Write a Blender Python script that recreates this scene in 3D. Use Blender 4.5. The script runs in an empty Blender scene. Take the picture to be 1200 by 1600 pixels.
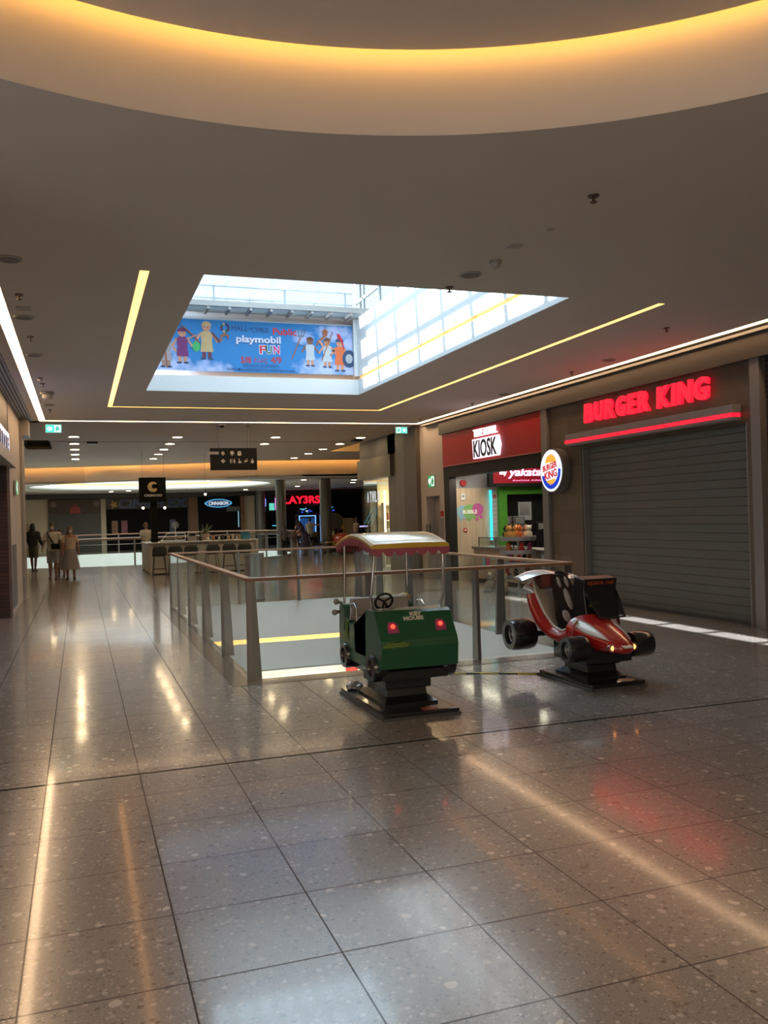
import bpy, bmesh, math, random
from mathutils import Vector, Matrix
random.seed(7)
SC = bpy.context.scene
COL = SC.collection
R = math.radians
# ------------------------------------------------------------------ camera
cam_d = bpy.data.cameras.new('camera'); cam = bpy.data.objects.new('camera', cam_d); COL.objects.link(cam)
cam_d.sensor_fit = 'VERTICAL'; cam_d.sensor_height = 36.0; cam_d.lens = 36.0 * 1362.8 / 1600.0
cam_d.clip_start = 0.05; cam_d.clip_end = 200
_r = Vector((0.94387758, -0.32910105, -0.02806456)); _d = Vector((-0.02537305, 0.0124712, -0.99960026)); _f = Vector((0.3293195, 0.94421235, 0.00342099))
cm = Matrix((( _r.x, -_d.x, -_f.x, 0), (_r.y, -_d.y, -_f.y, 0), (_r.z, -_d.z, -_f.z, 0), (0, 0, 0, 1)))
cam.matrix_world = Matrix.Translation((0, 0, 1.7)) @ cm
SC.camera = cam
# ------------------------------------------------------------------ colour management, daylight, exposure
vs = SC.view_settings
vs.view_transform = 'Standard'; vs.look = 'None'; vs.gamma = 1; vs.use_curve_mapping = False; vs.exposure = 1.88
SC.cycles.use_denoising = True
SC.cycles.max_bounces = 8; SC.cycles.diffuse_bounces = 4; SC.cycles.glossy_bounces = 4; SC.cycles.transparent_max_bounces = 16
SC.cycles.sample_clamp_indirect = 2.5; SC.cycles.caustics_reflective = False; SC.cycles.caustics_refractive = False
w = bpy.data.worlds.new('daylight'); SC.world = w; w.use_nodes = True
bg = w.node_tree.nodes['Background']; bg.inputs['Color'].default_value = (0.62, 0.84, 1.0, 1); bg.inputs['Strength'].default_value = 2.3
sun_d = bpy.data.lights.new('sun', 'SUN'); sun_d.energy = 6.0; sun_d.angle = R(0.6); sun_d.color = (0.95, 0.98, 1.0)
sun = bpy.data.objects.new('sun', sun_d); COL.objects.link(sun)
sun.rotation_euler = Vector((0.70, -0.12, -1.0)).to_track_quat('-Z', 'Y').to_euler()
sun.location = (-3, 14, 14)
pl = bpy.data.lights.new('skylight_portal', 'AREA'); pl.shape = 'RECTANGLE'; pl.size = 4.1; pl.size_y = 7.9; pl.cycles.is_portal = True
po = bpy.data.objects.new('skylight_portal', pl); COL.objects.link(po); po.location = (3.25, 12.5, 7.9)
GAIN = 0.28        # sign and lamp faces are set for exposure 0
def area(name, loc, sx, sy, power, col=(1, .82, .6), rot=(0, 0, 0)):
    l = bpy.data.lights.new(name, 'AREA'); l.shape = 'RECTANGLE'; l.size = sx; l.size_y = sy; l.energy = power; l.color = col
    o = bpy.data.objects.new(name, l); COL.objects.link(o); o.location = loc; o.rotation_euler = rot; return o
area('hall_fill', (1.0, -3.6, 4.05), 6.0, 2.5, 150, (1, .80, .58))           # unseen fill lamp added behind the camera to brighten the hall
area('hall_side_fill', (-4.7, 1.5, 2.2), 2.5, 6.0, 25, (.8, .88, 1.0), (0, R(-90), 0))  # unseen cool fill from the left, added without any window there
area('kiosk_top_fill', (10.3, 18.4, 3.5), 1.4, 3.0, 22, (1, .9, .75))  # added fill lamp to lift the dark kiosk interior
area('kiosk_back_fill', (11.6, 20.6, 2.05), 1.4, .5, 2, (1, .9, .75))  # small added fill for the back of the kiosk
area('kiosk_front_fill', (8.98, 17.8, 2.58), .2, 4.4, 16, (1, .86, .65))  # added fill above the opening to brighten the counter front
area('glass_shop_light', (10.6, 26, 2.84), 2.5, 2.0, 60, (1, .86, .62))
area('rooflight_daylight_over_cafe', (3.5, 44.2, 4.55), 8, 8, 80, (.85, .95, 1))
area('lower_level_light', (14, 24, -1.5), 8, 10, 500, (1, .93, .8))
# ------------------------------------------------------------------ materials
MC = {}
def nodes(name):
    m = bpy.data.materials.new(name); m.use_nodes = True
    nt = m.node_tree; return m, nt, nt.nodes['Principled BSDF']
def mat(name, col, rough=0.6, metal=0.0, noise=0.06, scale=9.0, bump=0.0, coat=0.0, spec=0.5):
    if name in MC: return MC[name]
    m, nt, b = nodes(name)
    b.inputs['Roughness'].default_value = rough; b.inputs['Metallic'].default_value = metal
    b.inputs['Coat Weight'].default_value = coat; b.inputs['Coat Roughness'].default_value = 0.08
    b.inputs['Specular IOR Level'].default_value = spec
    tc = nt.nodes.new('ShaderNodeTexCoord'); n = nt.nodes.new('ShaderNodeTexNoise'); n.inputs['Scale'].default_value = scale
    n.inputs['Detail'].default_value = 4
    nt.links.new(tc.outputs['Object'], n.inputs['Vector'])
    mr = nt.nodes.new('ShaderNodeMapRange'); mr.inputs['To Min'].default_value = 1 - noise * 1.6; mr.inputs['To Max'].default_value = 1 + noise * 1.6
    nt.links.new(n.outputs['Fac'], mr.inputs['Value'])
    mx = nt.nodes.new('ShaderNodeVectorMath'); mx.operation = 'SCALE'; mx.inputs[0].default_value = col
    nt.links.new(mr.outputs['Result'], mx.inputs['Scale']); nt.links.new(mx.outputs['Vector'], b.inputs['Base Color'])
    if bump:
        bp = nt.nodes.new('ShaderNodeBump'); bp.inputs['Strength'].default_value = bump; bp.inputs['Distance'].default_value = 0.01
        nt.links.new(n.outputs['Fac'], bp.inputs['Height']); nt.links.new(bp.outputs['Normal'], b.inputs['Normal'])
    MC[name] = m; return m
def emit(name, col, s=1.0, base=(0.8, 0.8, 0.8), vary=0.0, scale=3.0):
    if name in MC: return MC[name]
    s = s * GAIN
    m, nt, b = nodes(name)
    b.inputs['Base Color'].default_value = (*[c * 0.6 for c in col], 1); b.inputs['Roughness'].default_value = 0.4
    b.inputs['Emission Color'].default_value = (*col, 1); b.inputs['Emission Strength'].default_value = s
    if vary:
        tc = nt.nodes.new('ShaderNodeTexCoord'); n = nt.nodes.new('ShaderNodeTexNoise'); n.inputs['Scale'].default_value = scale
        nt.links.new(tc.outputs['Object'], n.inputs['Vector'])
        mr = nt.nodes.new('ShaderNodeMapRange'); mr.inputs['To Min'].default_value = s * (1 - vary); mr.inputs['To Max'].default_value = s * (1 + vary)
        nt.links.new(n.outputs['Fac'], mr.inputs['Value']); nt.links.new(mr.outputs['Result'], b.inputs['Emission Strength'])
    MC[name] = m; return m
def glass(name, tint=(0.9, 0.94, 0.93), refl=0.12, rough=0.02):
    if name in MC: return MC[name]
    m = bpy.data.materials.new(name); m.use_nodes = True; nt = m.node_tree; nt.nodes.clear()
    o = nt.nodes.new('ShaderNodeOutputMaterial'); t = nt.nodes.new('ShaderNodeBsdfTransparent'); t.inputs['Color'].default_value = (*tint, 1)
    g = nt.nodes.new('ShaderNodeBsdfGlossy'); g.inputs['Roughness'].default_value = rough; g.inputs['Color'].default_value = (0.9, 0.95, 0.95, 1)
    fr = nt.nodes.new('ShaderNodeFresnel'); fr.inputs['IOR'].default_value = 1.45
    ma = nt.nodes.new('ShaderNodeMath'); ma.operation = 'MULTIPLY_ADD'; ma.inputs[1].default_value = 1.0; ma.inputs[2].default_value = refl - 0.04; ma.use_clamp = True
    nt.links.new(fr.outputs['Fac'], ma.inputs[0])
    ge = nt.nodes.new('ShaderNodeNewGeometry'); fb = mth(nt, 'MULTIPLY', ma.outputs[0], mth(nt, 'SUBTRACT', 1.0, ge.outputs['Backfacing']))
    mx = nt.nodes.new('ShaderNodeMixShader'); nt.links.new(fb, mx.inputs['Fac'])
    nt.links.new(t.outputs[0], mx.inputs[1]); nt.links.new(g.outputs[0], mx.inputs[2]); nt.links.new(mx.outputs[0], o.inputs['Surface'])
    MC[name] = m; return m
def mth(nt, op, a, b=None, clamp=False):
    n = nt.nodes.new('ShaderNodeMath'); n.operation = op; n.use_clamp = clamp
    for i, v in enumerate((a, b)):
        if v is None: continue
        if isinstance(v, (int, float)): n.inputs[i].default_value = v
        else: nt.links.new(v, n.inputs[i])
    return n.outputs[0]
def terrazzo():
    m, nt, b = nodes('terrazzo_tiles')
    tc = nt.nodes.new('ShaderNodeTexCoord')
    sx = nt.nodes.new('ShaderNodeSeparateXYZ'); nt.links.new(tc.outputs['Object'], sx.inputs[0])
    def cell(sc, thr, seed):
        v = nt.nodes.new('ShaderNodeTexVoronoi'); v.inputs['Scale'].default_value = sc; v.inputs['Randomness'].default_value = 1
        mp = nt.nodes.new('ShaderNodeMapping'); mp.inputs['Location'].default_value = (seed, seed * 2, 0); mp.inputs['Scale'].default_value = (1, 1, 0.0)
        nz = nt.nodes.new('ShaderNodeTexNoise'); nz.inputs['Scale'].default_value = sc * 1.4
        ad = nt.nodes.new('ShaderNodeVectorMath'); ad.operation = 'MULTIPLY_ADD'; ad.inputs[1].default_value = (0.35 / sc,) * 3
        nt.links.new(tc.outputs['Object'], nz.inputs['Vector']); nt.links.new(nz.outputs['Color'], ad.inputs[0]); nt.links.new(tc.outputs['Object'], ad.inputs[2])
        nt.links.new(ad.outputs[0], mp.inputs['Vector']); nt.links.new(mp.outputs[0], v.inputs['Vector'])
        s = nt.nodes.new('ShaderNodeSeparateColor'); nt.links.new(v.outputs['Color'], s.inputs[0])
        near = mth(nt, 'LESS_THAN', v.outputs['Distance'], mth(nt, 'MULTIPLY', s.outputs[1], 0.55))
        pick = mth(nt, 'LESS_THAN', s.outputs[0], thr)
        return mth(nt, 'MULTIPLY', near, pick), s.outputs[2]
    def mix(fac, a, c):
        n = nt.nodes.new('ShaderNodeMix'); n.data_type = 'RGBA'
        if isinstance(fac, float): n.inputs[0].default_value = fac
        else: nt.links.new(fac, n.inputs[0])
        for i, v in ((6, a), (7, c)):
            if isinstance(v, tuple): n.inputs[i].default_value = (*v, 1)
            else: nt.links.new(v, n.inputs[i])
        return n.outputs[2]
    def ramp(f, stops):
        r = nt.nodes.new('ShaderNodeValToRGB'); nt.links.new(f, r.inputs[0]); e = r.color_ramp.elements
        e[0].position, e[0].color = stops[0][0], (*stops[0][1], 1); e[1].position, e[1].color = stops[1][0], (*stops[1][1], 1)
        for p, c in stops[2:]: k = e.new(p); k.color = (*c, 1)
        return r.outputs[0]
    n0 = nt.nodes.new('ShaderNodeTexNoise'); n0.inputs['Scale'].default_value = 130; n0.inputs['Detail'].default_value = 3; nt.links.new(tc.outputs['Object'], n0.inputs['Vector'])
    base = ramp(n0.outputs['Fac'], [(0.3, (0.185, 0.165, 0.150)), (0.7, (0.26, 0.235, 0.215))])
    for sc, thr, sd, st in ((95, 0.5, 3.1, [(0.0, (0.11, 0.10, 0.092)), (1.0, (0.36, 0.33, 0.31))]),
                        (42, 0.55, 7.7, [(0.0, (0.12, 0.105, 0.095)), (1.0, (0.37, 0.34, 0.31))]),
                        (21, 0.15, 1.3, [(0.0, (0.15, 0.13, 0.115)), (1.0, (0.46, 0.42, 0.37))])):
        f, h = cell(sc, thr, sd); base = mix(f, base, ramp(h, st))
    def joint(o, off, wd):
        f = mth(nt, 'FRACT', mth(nt, 'DIVIDE', mth(nt, 'ADD', o, off), 0.5867))
        return mth(nt, 'LESS_THAN', mth(nt, 'ABSOLUTE', mth(nt, 'SUBTRACT', f, 0.5)), wd)
    j = mth(nt, 'MAXIMUM', joint(sx.outputs[0], 0.25 + 0.5867 * 50.5, 0.0060), joint(sx.outputs[1], 0.5867 * 50.5 - 2.70 + 0.5867 * 5, 0.0068))
    # expansion joint across the hall
    ex = mth(nt, 'LESS_THAN', mth(nt, 'ABSOLUTE', mth(nt, 'SUBTRACT', sx.outputs[1], 6.12)), 0.016)
    # per tile tone
    b.inputs['Coat Weight'].default_value = 0.32; b.inputs['Coat Roughness'].default_value = 0.07
    wn = nt.nodes.new('ShaderNodeTexWhiteNoise'); wn.noise_dimensions = '2D'
    cb = nt.nodes.new('ShaderNodeCombineXYZ')
    nt.links.new(mth(nt, 'FLOOR', mth(nt, 'DIVIDE', mth(nt, 'ADD', sx.outputs[0], 0.25 + 0.5867 * 50), 0.5867)), cb.inputs[0])
    nt.links.new(mth(nt, 'FLOOR', mth(nt, 'DIVIDE', mth(nt, 'ADD', sx.outputs[1], 0.5867 * 55 - 2.70), 0.5867)), cb.inputs[1])
    nt.links.new(cb.outputs[0], wn.inputs['Vector'])
    sc_ = nt.nodes.new('ShaderNodeVectorMath'); sc_.operation = 'SCALE'; nt.links.new(base, sc_.inputs[0])
    nt.links.new(mth(nt, 'MULTIPLY_ADD', wn.outputs['Value'], 0.12), sc_.inputs['Scale'])
    nt.nodes[-1]
    mad = sc_.inputs['Scale'].links[0].from_node; mad.inputs[2].default_value = 0.94
    col = mix(j, sc_.outputs[0], (0.07, 0.06, 0.055)); col = mix(ex, col, (0.012, 0.011, 0.01))
    nt.links.new(col, b.inputs['Base Color'])
    rn = nt.nodes.new('ShaderNodeTexNoise'); rn.inputs['Scale'].default_value = 1.3; nt.links.new(tc.outputs['Object'], rn.inputs['Vector'])
    rr = mth(nt, 'ADD', mth(nt, 'MULTIPLY', rn.outputs['Fac'], 0.08), 0.17)
    nt.links.new(mth(nt, 'ADD', rr, mth(nt, 'MULTIPLY', mth(nt, 'MAXIMUM', j, ex), 0.7)), b.inputs['Roughness'])
    nt.links.new(mth(nt, 'MULTIPLY', mth(nt, 'SUBTRACT', 1.0, mth(nt, 'MAXIMUM', j, ex)), 0.60), b.inputs['Specular IOR Level'])
    return m
def bricky(name, c1, c2, mortar, w_, h_, rough=0.5, rot='X', ms=0.012):
    # procedural panel / tile pattern laid in the plane named by rot ('X': y-z plane, 'Y': x-z plane)
    m, nt, b = nodes(name); tc = nt.nodes.new('ShaderNodeTexCoord'); s = nt.nodes.new('ShaderNodeSeparateXYZ'); c = nt.nodes.new('ShaderNodeCombineXYZ')
    nt.links.new(tc.outputs['Object'], s.inputs[0]); nt.links.new(s.outputs[1 if rot == 'X' else 0], c.inputs[0]); nt.links.new(s.outputs[2], c.inputs[1])
    br = nt.nodes.new('ShaderNodeTexBrick'); nt.links.new(c.outputs[0], br.inputs['Vector'])
    br.inputs['Color1'].default_value = (*c1, 1); br.inputs['Color2'].default_value = (*c2, 1); br.inputs['Mortar'].default_value = (*mortar, 1)
    br.inputs['Scale'].default_value = 1; br.inputs['Brick Width'].default_value = w_; br.inputs['Row Height'].default_value = h_; br.inputs['Mortar Size'].default_value = ms
    n = nt.nodes.new('ShaderNodeTexNoise'); n.inputs['Scale'].default_value = 4; n.inputs['Detail'].default_value = 6; nt.links.new(tc.outputs['Object'], n.inputs['Vector'])
    mr = nt.nodes.new('ShaderNodeMapRange'); mr.inputs['To Min'].default_value = 0.75; mr.inputs['To Max'].default_value = 1.25; nt.links.new(n.outputs['Fac'], mr.inputs['Value'])
    v = nt.nodes.new('ShaderNodeVectorMath'); v.operation = 'SCALE'; nt.links.new(br.outputs['Color'], v.inputs[0]); nt.links.new(mr.outputs[0], v.inputs['Scale'])
    nt.links.new(v.outputs[0], b.inputs['Base Color']); b.inputs['Roughness'].default_value = rough
    MC[name] = m; return m
def wood(name, c1, c2, rough=0.35, stretch=(1, 1, 12), scale=2.0):
    m, nt, b = nodes(name); tc = nt.nodes.new('ShaderNodeTexCoord'); mp = nt.nodes.new('ShaderNodeMapping'); mp.inputs['Scale'].default_value = stretch
    n = nt.nodes.new('ShaderNodeTexNoise'); n.inputs['Scale'].default_value = scale; n.inputs['Detail'].default_value = 8
    nt.links.new(tc.outputs['Object'], mp.inputs[0]); nt.links.new(mp.outputs[0], n.inputs['Vector'])
    r = nt.nodes.new('ShaderNodeValToRGB'); r.color_ramp.elements[0].position = 0.35; r.color_ramp.elements[1].position = 0.65
    r.color_ramp.elements[0].color = (*c1, 1); r.color_ramp.elements[1].color = (*c2, 1)
    nt.links.new(n.outputs['Fac'], r.inputs[0]); nt.links.new(r.outputs[0], b.inputs['Base Color']); b.inputs['Roughness'].default_value = rough
    MC[name] = m; return m
M_floor = terrazzo()
M_ceil = mat('painted_ceiling', (0.68, 0.62, 0.56), 0.85, noise=0.02, scale=2)
M_white = mat('white_plaster', (0.72, 0.70, 0.67), 0.8, noise=0.02, scale=2)
M_wallw = mat('pale_wall_paint', (0.50, 0.46, 0.42), 0.7, noise=0.03, scale=2)
M_taupe = mat('taupe_metal_cladding', (0.052, 0.044, 0.037), 0.45, noise=0.05, scale=3)
M_greym = mat('grey_metal', (0.30, 0.29, 0.28), 0.35, 0.6, noise=0.03)
M_dark = mat('dark_frame', (0.010, 0.009, 0.009), 0.5, noise=0.1, spec=0.25)
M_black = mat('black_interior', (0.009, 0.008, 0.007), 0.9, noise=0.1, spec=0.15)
M_steel = mat('brushed_steel', (0.55, 0.55, 0.54), 0.28, 1.0, noise=0.05, scale=20)
M_chrome = mat('chrome', (0.85, 0.85, 0.85), 0.06, 1.0, noise=0.01)
M_postm = mat('anodised_post_metal', (0.22, 0.21, 0.20), 0.35, 0.7, noise=0.04)
M_rail = wood('handrail_wood', (0.22, 0.12, 0.065), (0.30, 0.17, 0.10), 0.38)
M_glass = glass('clear_glass', (0.93, 0.955, 0.945), 0.06)
M_shut = mat('roller_shutter_metal', (0.105, 0.103, 0.088), 0.5, 0.1, noise=0.05, scale=2)
M_stone = mat('dark_border_stone', (0.13, 0.105, 0.085), 0.2, noise=0.25, scale=14)
M_warm = emit('warm_white_led', (1.0, 0.72, 0.44), 11.0)
M_amber = emit('amber_led', (1.0, 0.53, 0.15), 2.4)
M_ring = emit('amber_cove_led', (1.0, 0.47, 0.08), 14.0)
M_down = emit('downlight_glow', (1.0, 0.74, 0.42), 85.0)
# ------------------------------------------------------------------ mesh helpers
WLOC = {}
def acc(o):
    return WLOC.get(o.name, Vector((0, 0, 0)))
class MB:
    def __init__(s): s.bm = bmesh.new()
    def _xf(s, geom_verts, M):
        if M is not None: bmesh.ops.transform(s.bm, matrix=M, verts=geom_verts)
    def box(s, x0, x1, y0, y1, z0, z1, M=None, bev=0.0):
        r = bmesh.ops.create_cube(s.bm, size=1.0)['verts']
        T = Matrix.Translation(((x0 + x1) / 2, (y0 + y1) / 2, (z0 + z1) / 2)) @ Matrix.Diagonal((abs(x1 - x0), abs(y1 - y0), abs(z1 - z0), 1))
        bmesh.ops.transform(s.bm, matrix=T, verts=r)
        if bev:
            es = list({e for v in r for e in v.link_edges})
            q = bmesh.ops.bevel(s.bm, geom=es, offset=bev, segments=2, affect='EDGES', profile=0.5)
            r = list({v for f in q['faces'] for v in f.verts} | {v for v in r if v.is_valid})
        s._xf(r, M); return s
    def cyl(s, p0, p1, r0, r1=None, n=16, cap=True):
        p0, p1 = Vector(p0), Vector(p1); r1 = r0 if r1 is None else r1; d = p1 - p0
        r = bmesh.ops.create_cone(s.bm, cap_ends=cap, segments=n, radius1=r0, radius2=r1, depth=d.length)['verts']
        bmesh.ops.transform(s.bm, matrix=Matrix.Translation((p0 + p1) / 2) @ d.to_track_quat('Z', 'Y').to_matrix().to_4x4(), verts=r); return s
    def ball(s, c, rad, n=16, M=None, half=False):
        rr = rad if hasattr(rad, '__len__') else (rad,) * 3
        r = bmesh.ops.create_uvsphere(s.bm, u_segments=n, v_segments=max(6, n // 2), radius=1)['verts']
        bmesh.ops.transform(s.bm, matrix=Matrix.Translation(c) @ (M or Matrix.Identity(4)) @ Matrix.Diagonal((*rr, 1)), verts=r); return s
    def tube(s, pts, rad, n=8, closed=False):
        pts = [Vector(p) for p in pts]; k = len(pts); rings = []; up = None
        for i, p in enumerate(pts):
            a = pts[(i - 1) % k] if (closed or i > 0) else p; b = pts[(i + 1) % k] if (closed or i < k - 1) else p
            t = (b - a).normalized()
            if up is None: up = t.orthogonal().normalized()
            u = (up - t * up.dot(t)); u = u.normalized() if u.length > 1e-5 else t.orthogonal().normalized(); up = u; v = t.cross(u)
            rd = rad[i] if hasattr(rad, '__len__') else rad
            rings.append([s.bm.verts.new(p + u * math.cos(2 * math.pi * j / n) * rd + v * math.sin(2 * math.pi * j / n) * rd) for j in range(n)])
        for i in range(k if closed else k - 1):
            A, B = rings[i], rings[(i + 1) % k]
            for j in range(n): s.bm.faces.new((A[j], A[(j + 1) % n], B[(j + 1) % n], B[j]))
        if not closed: s.bm.faces.new(rings[0][::-1]); s.bm.faces.new(rings[-1])
        return s
    def loft(s, rings, cap=True, closed=True):
        rs = [[s.bm.verts.new(Vector(p)) for p in r] for r in rings]; n = len(rs[0])
        for A, B in zip(rs, rs[1:]):
            for j in range(n if closed else n - 1): s.bm.faces.new((A[j], A[(j + 1) % n], B[(j + 1) % n], B[j]))
        if cap and closed: s.bm.faces.new(rs[0][::-1]); s.bm.faces.new(rs[-1])
        return s
    def prism(s, poly, axis, a, b, M=None):
        # poly: 2-D outline; axis 'x': (y,z) extruded x=a..b, 'y': (x,z), 'z': (x,y)
        def P(p, t): return {'x': (t, p[0], p[1]), 'y': (p[0], t, p[1]), 'z': (p[0], p[1], t)}[axis]
        A = [s.bm.verts.new(P(p, a)) for p in poly]; B = [s.bm.verts.new(P(p, b)) for p in poly]; n = len(poly)
        fs = [s.bm.faces.new(A), s.bm.faces.new(B[::-1])]
        for j in range(n): s.bm.faces.new((A[j], B[j], B[(j + 1) % n], A[(j + 1) % n]))
        bmesh.ops.triangulate(s.bm, faces=fs)
        s._xf(A + B, M); return s
    def sheet(s, outer, holes, z0, z1):
        # flat slab with holes, from z0 up to z1
        def loop(pts):
            vs_ = [s.bm.verts.new((p[0], p[1], z0)) for p in pts]
            return [s.bm.edges.new((vs_[i], vs_[(i + 1) % len(vs_)])) for i in range(len(vs_))]
        es = loop(outer)
        for h in holes: es += loop(h)
        bmesh.ops.triangle_fill(s.bm, use_beauty=True, edges=es)
        fs = list(s.bm.faces)
        if abs(z1 - z0) > 1e-6:
            q = bmesh.ops.extrude_face_region(s.bm, geom=fs); vv = [v for v in q['geom'] if isinstance(v, bmesh.types.BMVert)]
            bmesh.ops.translate(s.bm, verts=vv, vec=(0, 0, z1 - z0))
        return s
    def lathe(s, prof, c=(0, 0, 0), n=24):
        rings = [[(c[0] + r * math.cos(2 * math.pi * j / n), c[1] + r * math.sin(2 * math.pi * j / n), c[2] + z) for j in range(n)] for r, z in prof]
        if prof[0][0] > 1e-4 and prof[-1][0] > 1e-4: return s.loft(rings + [rings[0]], cap=False)
        return s.loft(rings)
    def build(s, name, m, parent=None, world=False, smooth=None, label=None, M=None, kind=None):
        bmesh.ops.recalc_face_normals(s.bm, faces=s.bm.faces)
        if M is not None: bmesh.ops.transform(s.bm, matrix=M, verts=s.bm.verts)
        if world and parent is not None: bmesh.ops.translate(s.bm, verts=s.bm.verts, vec=-acc(parent))
        me = bpy.data.meshes.new(name); s.bm.to_mesh(me); s.bm.free()
        me.materials.append(m)
        if smooth:
            me.polygons.foreach_set('use_smooth', [True] * len(me.polygons))
            if smooth is not True: me.set_sharp_from_angle(angle=R(smooth))
        o = bpy.data.objects.new(name, me); COL.objects.link(o)
        if parent is not None: o.parent = parent; WLOC[o.name] = acc(parent)
        if label: o['label'] = label
        if kind: o['kind'] = kind
        return o
def thing(name, label, cat, loc=(0, 0, 0), rz=0, group=None):
    o = bpy.data.objects.new(name, None); COL.objects.link(o); o.empty_display_size = 0.1
    o.location = loc; o.rotation_euler = (0, 0, rz); o['label'] = label; o['category'] = cat
    if group: o['group'] = group
    WLOC[o.name] = Vector(loc); return o
def tag(o, label, cat, group=None, kind=None):
    o['label'] = label; o['category'] = cat
    if group: o['group'] = group
    if kind: o['kind'] = kind
    return o
def struct(mb, name, m, world=True, smooth=None, label=None):
    o = mb.build(name, m, None, smooth=smooth); o['kind'] = 'structure'; o['category'] = name.split('_')[0]; o['label'] = label or name.replace('_', ' ')
    return o
def dup(root, loc, rz=None, label=None, group=None, mats=None):
    r = root.copy(); COL.objects.link(r); r.location = loc
    if rz is not None: r.rotation_euler = (0, 0, rz)
    if label: r['label'] = label
    if group: r['group'] = group
    WLOC[r.name] = Vector(loc)
    for ch in list(root.children):
        c = ch.copy(); COL.objects.link(c); c.parent = r
        for g in list(ch.children):
            d = g.copy(); COL.objects.link(d); d.parent = c
    return r
def FR(kind, o):
    # frames for flat things: 'R' on the right-hand wall (faces -x), 'L' on the left-hand wall (faces +x), 'F' faces the camera (-y)
    o = Vector(o)
    ax = {'R': ((0, -1, 0), (0, 0, 1), (-1, 0, 0)), 'L': ((0, 1, 0), (0, 0, 1), (1, 0, 0)), 'F': ((1, 0, 0), (0, 0, 1), (0, -1, 0))}[kind]
    return Matrix(((ax[0][0], ax[1][0], ax[2][0], o.x), (ax[0][1], ax[1][1], ax[2][1], o.y), (ax[0][2], ax[1][2], ax[2][2], o.z), (0, 0, 0, 1)))
def text(name, body, m, parent, frame, w_=None, h_=None, depth=0.01, bold=0.0, shear=0.0, spacing=1.0, label=None, world=True, arc=0.0, lift=0.0):
    cu = bpy.data.curves.new('t', 'FONT'); cu.body = body; cu.extrude = 0.001; cu.offset = bold; cu.shear = shear; cu.space_character = spacing
    cu.align_x = 'CENTER'; cu.resolution_u = 3 if not any(ord(c) > 300 for c in body) else 8
    to = bpy.data.objects.new('t', cu); COL.objects.link(to)
    dg = bpy.context.evaluated_depsgraph_get(); me = bpy.data.meshes.new_from_object(to.evaluated_get(dg))
    bpy.data.objects.remove(to)
    vs_ = me.vertices
    xs = [v.co.x for v in vs_]; ys = [v.co.y for v in vs_]
    x0, x1, y0, y1 = min(xs), max(xs), min(ys), max(ys)
    sx = w_ / (x1 - x0) if w_ else h_ / (y1 - y0); sy = h_ / (y1 - y0) if h_ else sx
    off = -acc(parent) if (world and parent is not None) else Vector((0, 0, 0))
    for v in vs_:
        x = (v.co.x - (x0 + x1) / 2) * sx; y = (v.co.y - (y0 + y1) / 2) * sy; z = lift + (depth if v.co.z > 0 else 0.0)
        if arc: y += arc * (x / (w_ / 2)) ** 2
        v.co = frame @ Vector((x, y, z)) + off
    me.materials.clear(); me.materials.append(m)
    o = bpy.data.objects.new(name, me); me.name = name; COL.objects.link(o)
    if parent is not None: o.parent = parent; WLOC[o.name] = acc(parent)
    if label: o['label'] = label
    return o
def disc_pts(cx, cy, r, n=32, ry=None, a0=0, a1=2 * math.pi):
    ry = ry or r
    return [(cx + r * math.cos(a0 + (a1 - a0) * i / n), cy + ry * math.sin(a0 + (a1 - a0) * i / n)) for i in range(n)]
def flat(name, poly, m, parent, frame, depth=0.006, lift=0.0, label=None, world=True):
    mb = MB(); mb.prism(poly, 'z', lift, lift + depth)
    bmesh.ops.transform(mb.bm, matrix=frame, verts=mb.bm.verts)
    return mb.build(name, m, parent, world=world, label=label)
def rect(x0, x1, y0, y1): return [(x0, y0), (x1, y0), (x1, y1), (x0, y1)]
# ================================================================== THE ROOM
VX0, VX1, VY0, VY1 = 1.71, 5.50, 9.16, 17.60          # opening in the floor
ell = [(2 + 7.8 * math.cos(a), 43 + 7.3 * math.sin(a)) for a in [2 * math.pi * i / 64 for i in range(64)]]
mb = MB(); mb.sheet([(-6, -6), (10, -6), (24, 15), (24, 56), (-6, 56)], [rect(VX0, VX1, VY0, VY1), ell], 0.0, 0.0)
struct(mb, 'floor', M_floor, label='polished grey terrazzo tile floor')
# stone border round the opening
mb = MB(); mb.sheet(rect(VX0 - 0.29, VX1 + 0.29, VY0 - 0.29, VY1 + 1.0), [rect(VX0, VX1, VY0, VY1)], 0.0005, 0.004)
struct(mb, 'trim_1', M_stone, label='dark stone border around the floor opening')
mb = MB()
mb.box(VX0 - .15, VX1 + .15, VY1, VY1 + .15, -.74, -0.002).box(VX0 - .15, VX1 + .15, VY1, VY1 + .15, -1.38, -.83).box(VX0 - .15, VX1 + .15, VY1 + .08, VY1 + .15, -.83, -.74)
mb.box(VX1, VX1 + .15, VY0, VY1, -1.38, -0.002).box(VX0 - .15, VX0, VY0, VY1, -1.38, -0.002).box(VX0 - .15, VX1 + .15, VY0 - .15, VY0, -1.38, -0.002)
struct(mb, 'wall_opening', mat('opening_white', (0.86, 0.85, 0.82), 0.6, noise=0.02), label='white plaster sides of the floor opening')
mb = MB(); mb.box(VX0 + .0, VX1, VY1 + .05, VY1 + .075, -.83, -.74)
tag(mb.build('strip_light', M_amber), 'amber strip light set in the white side of the floor opening', 'light')
mb = MB()
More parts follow.
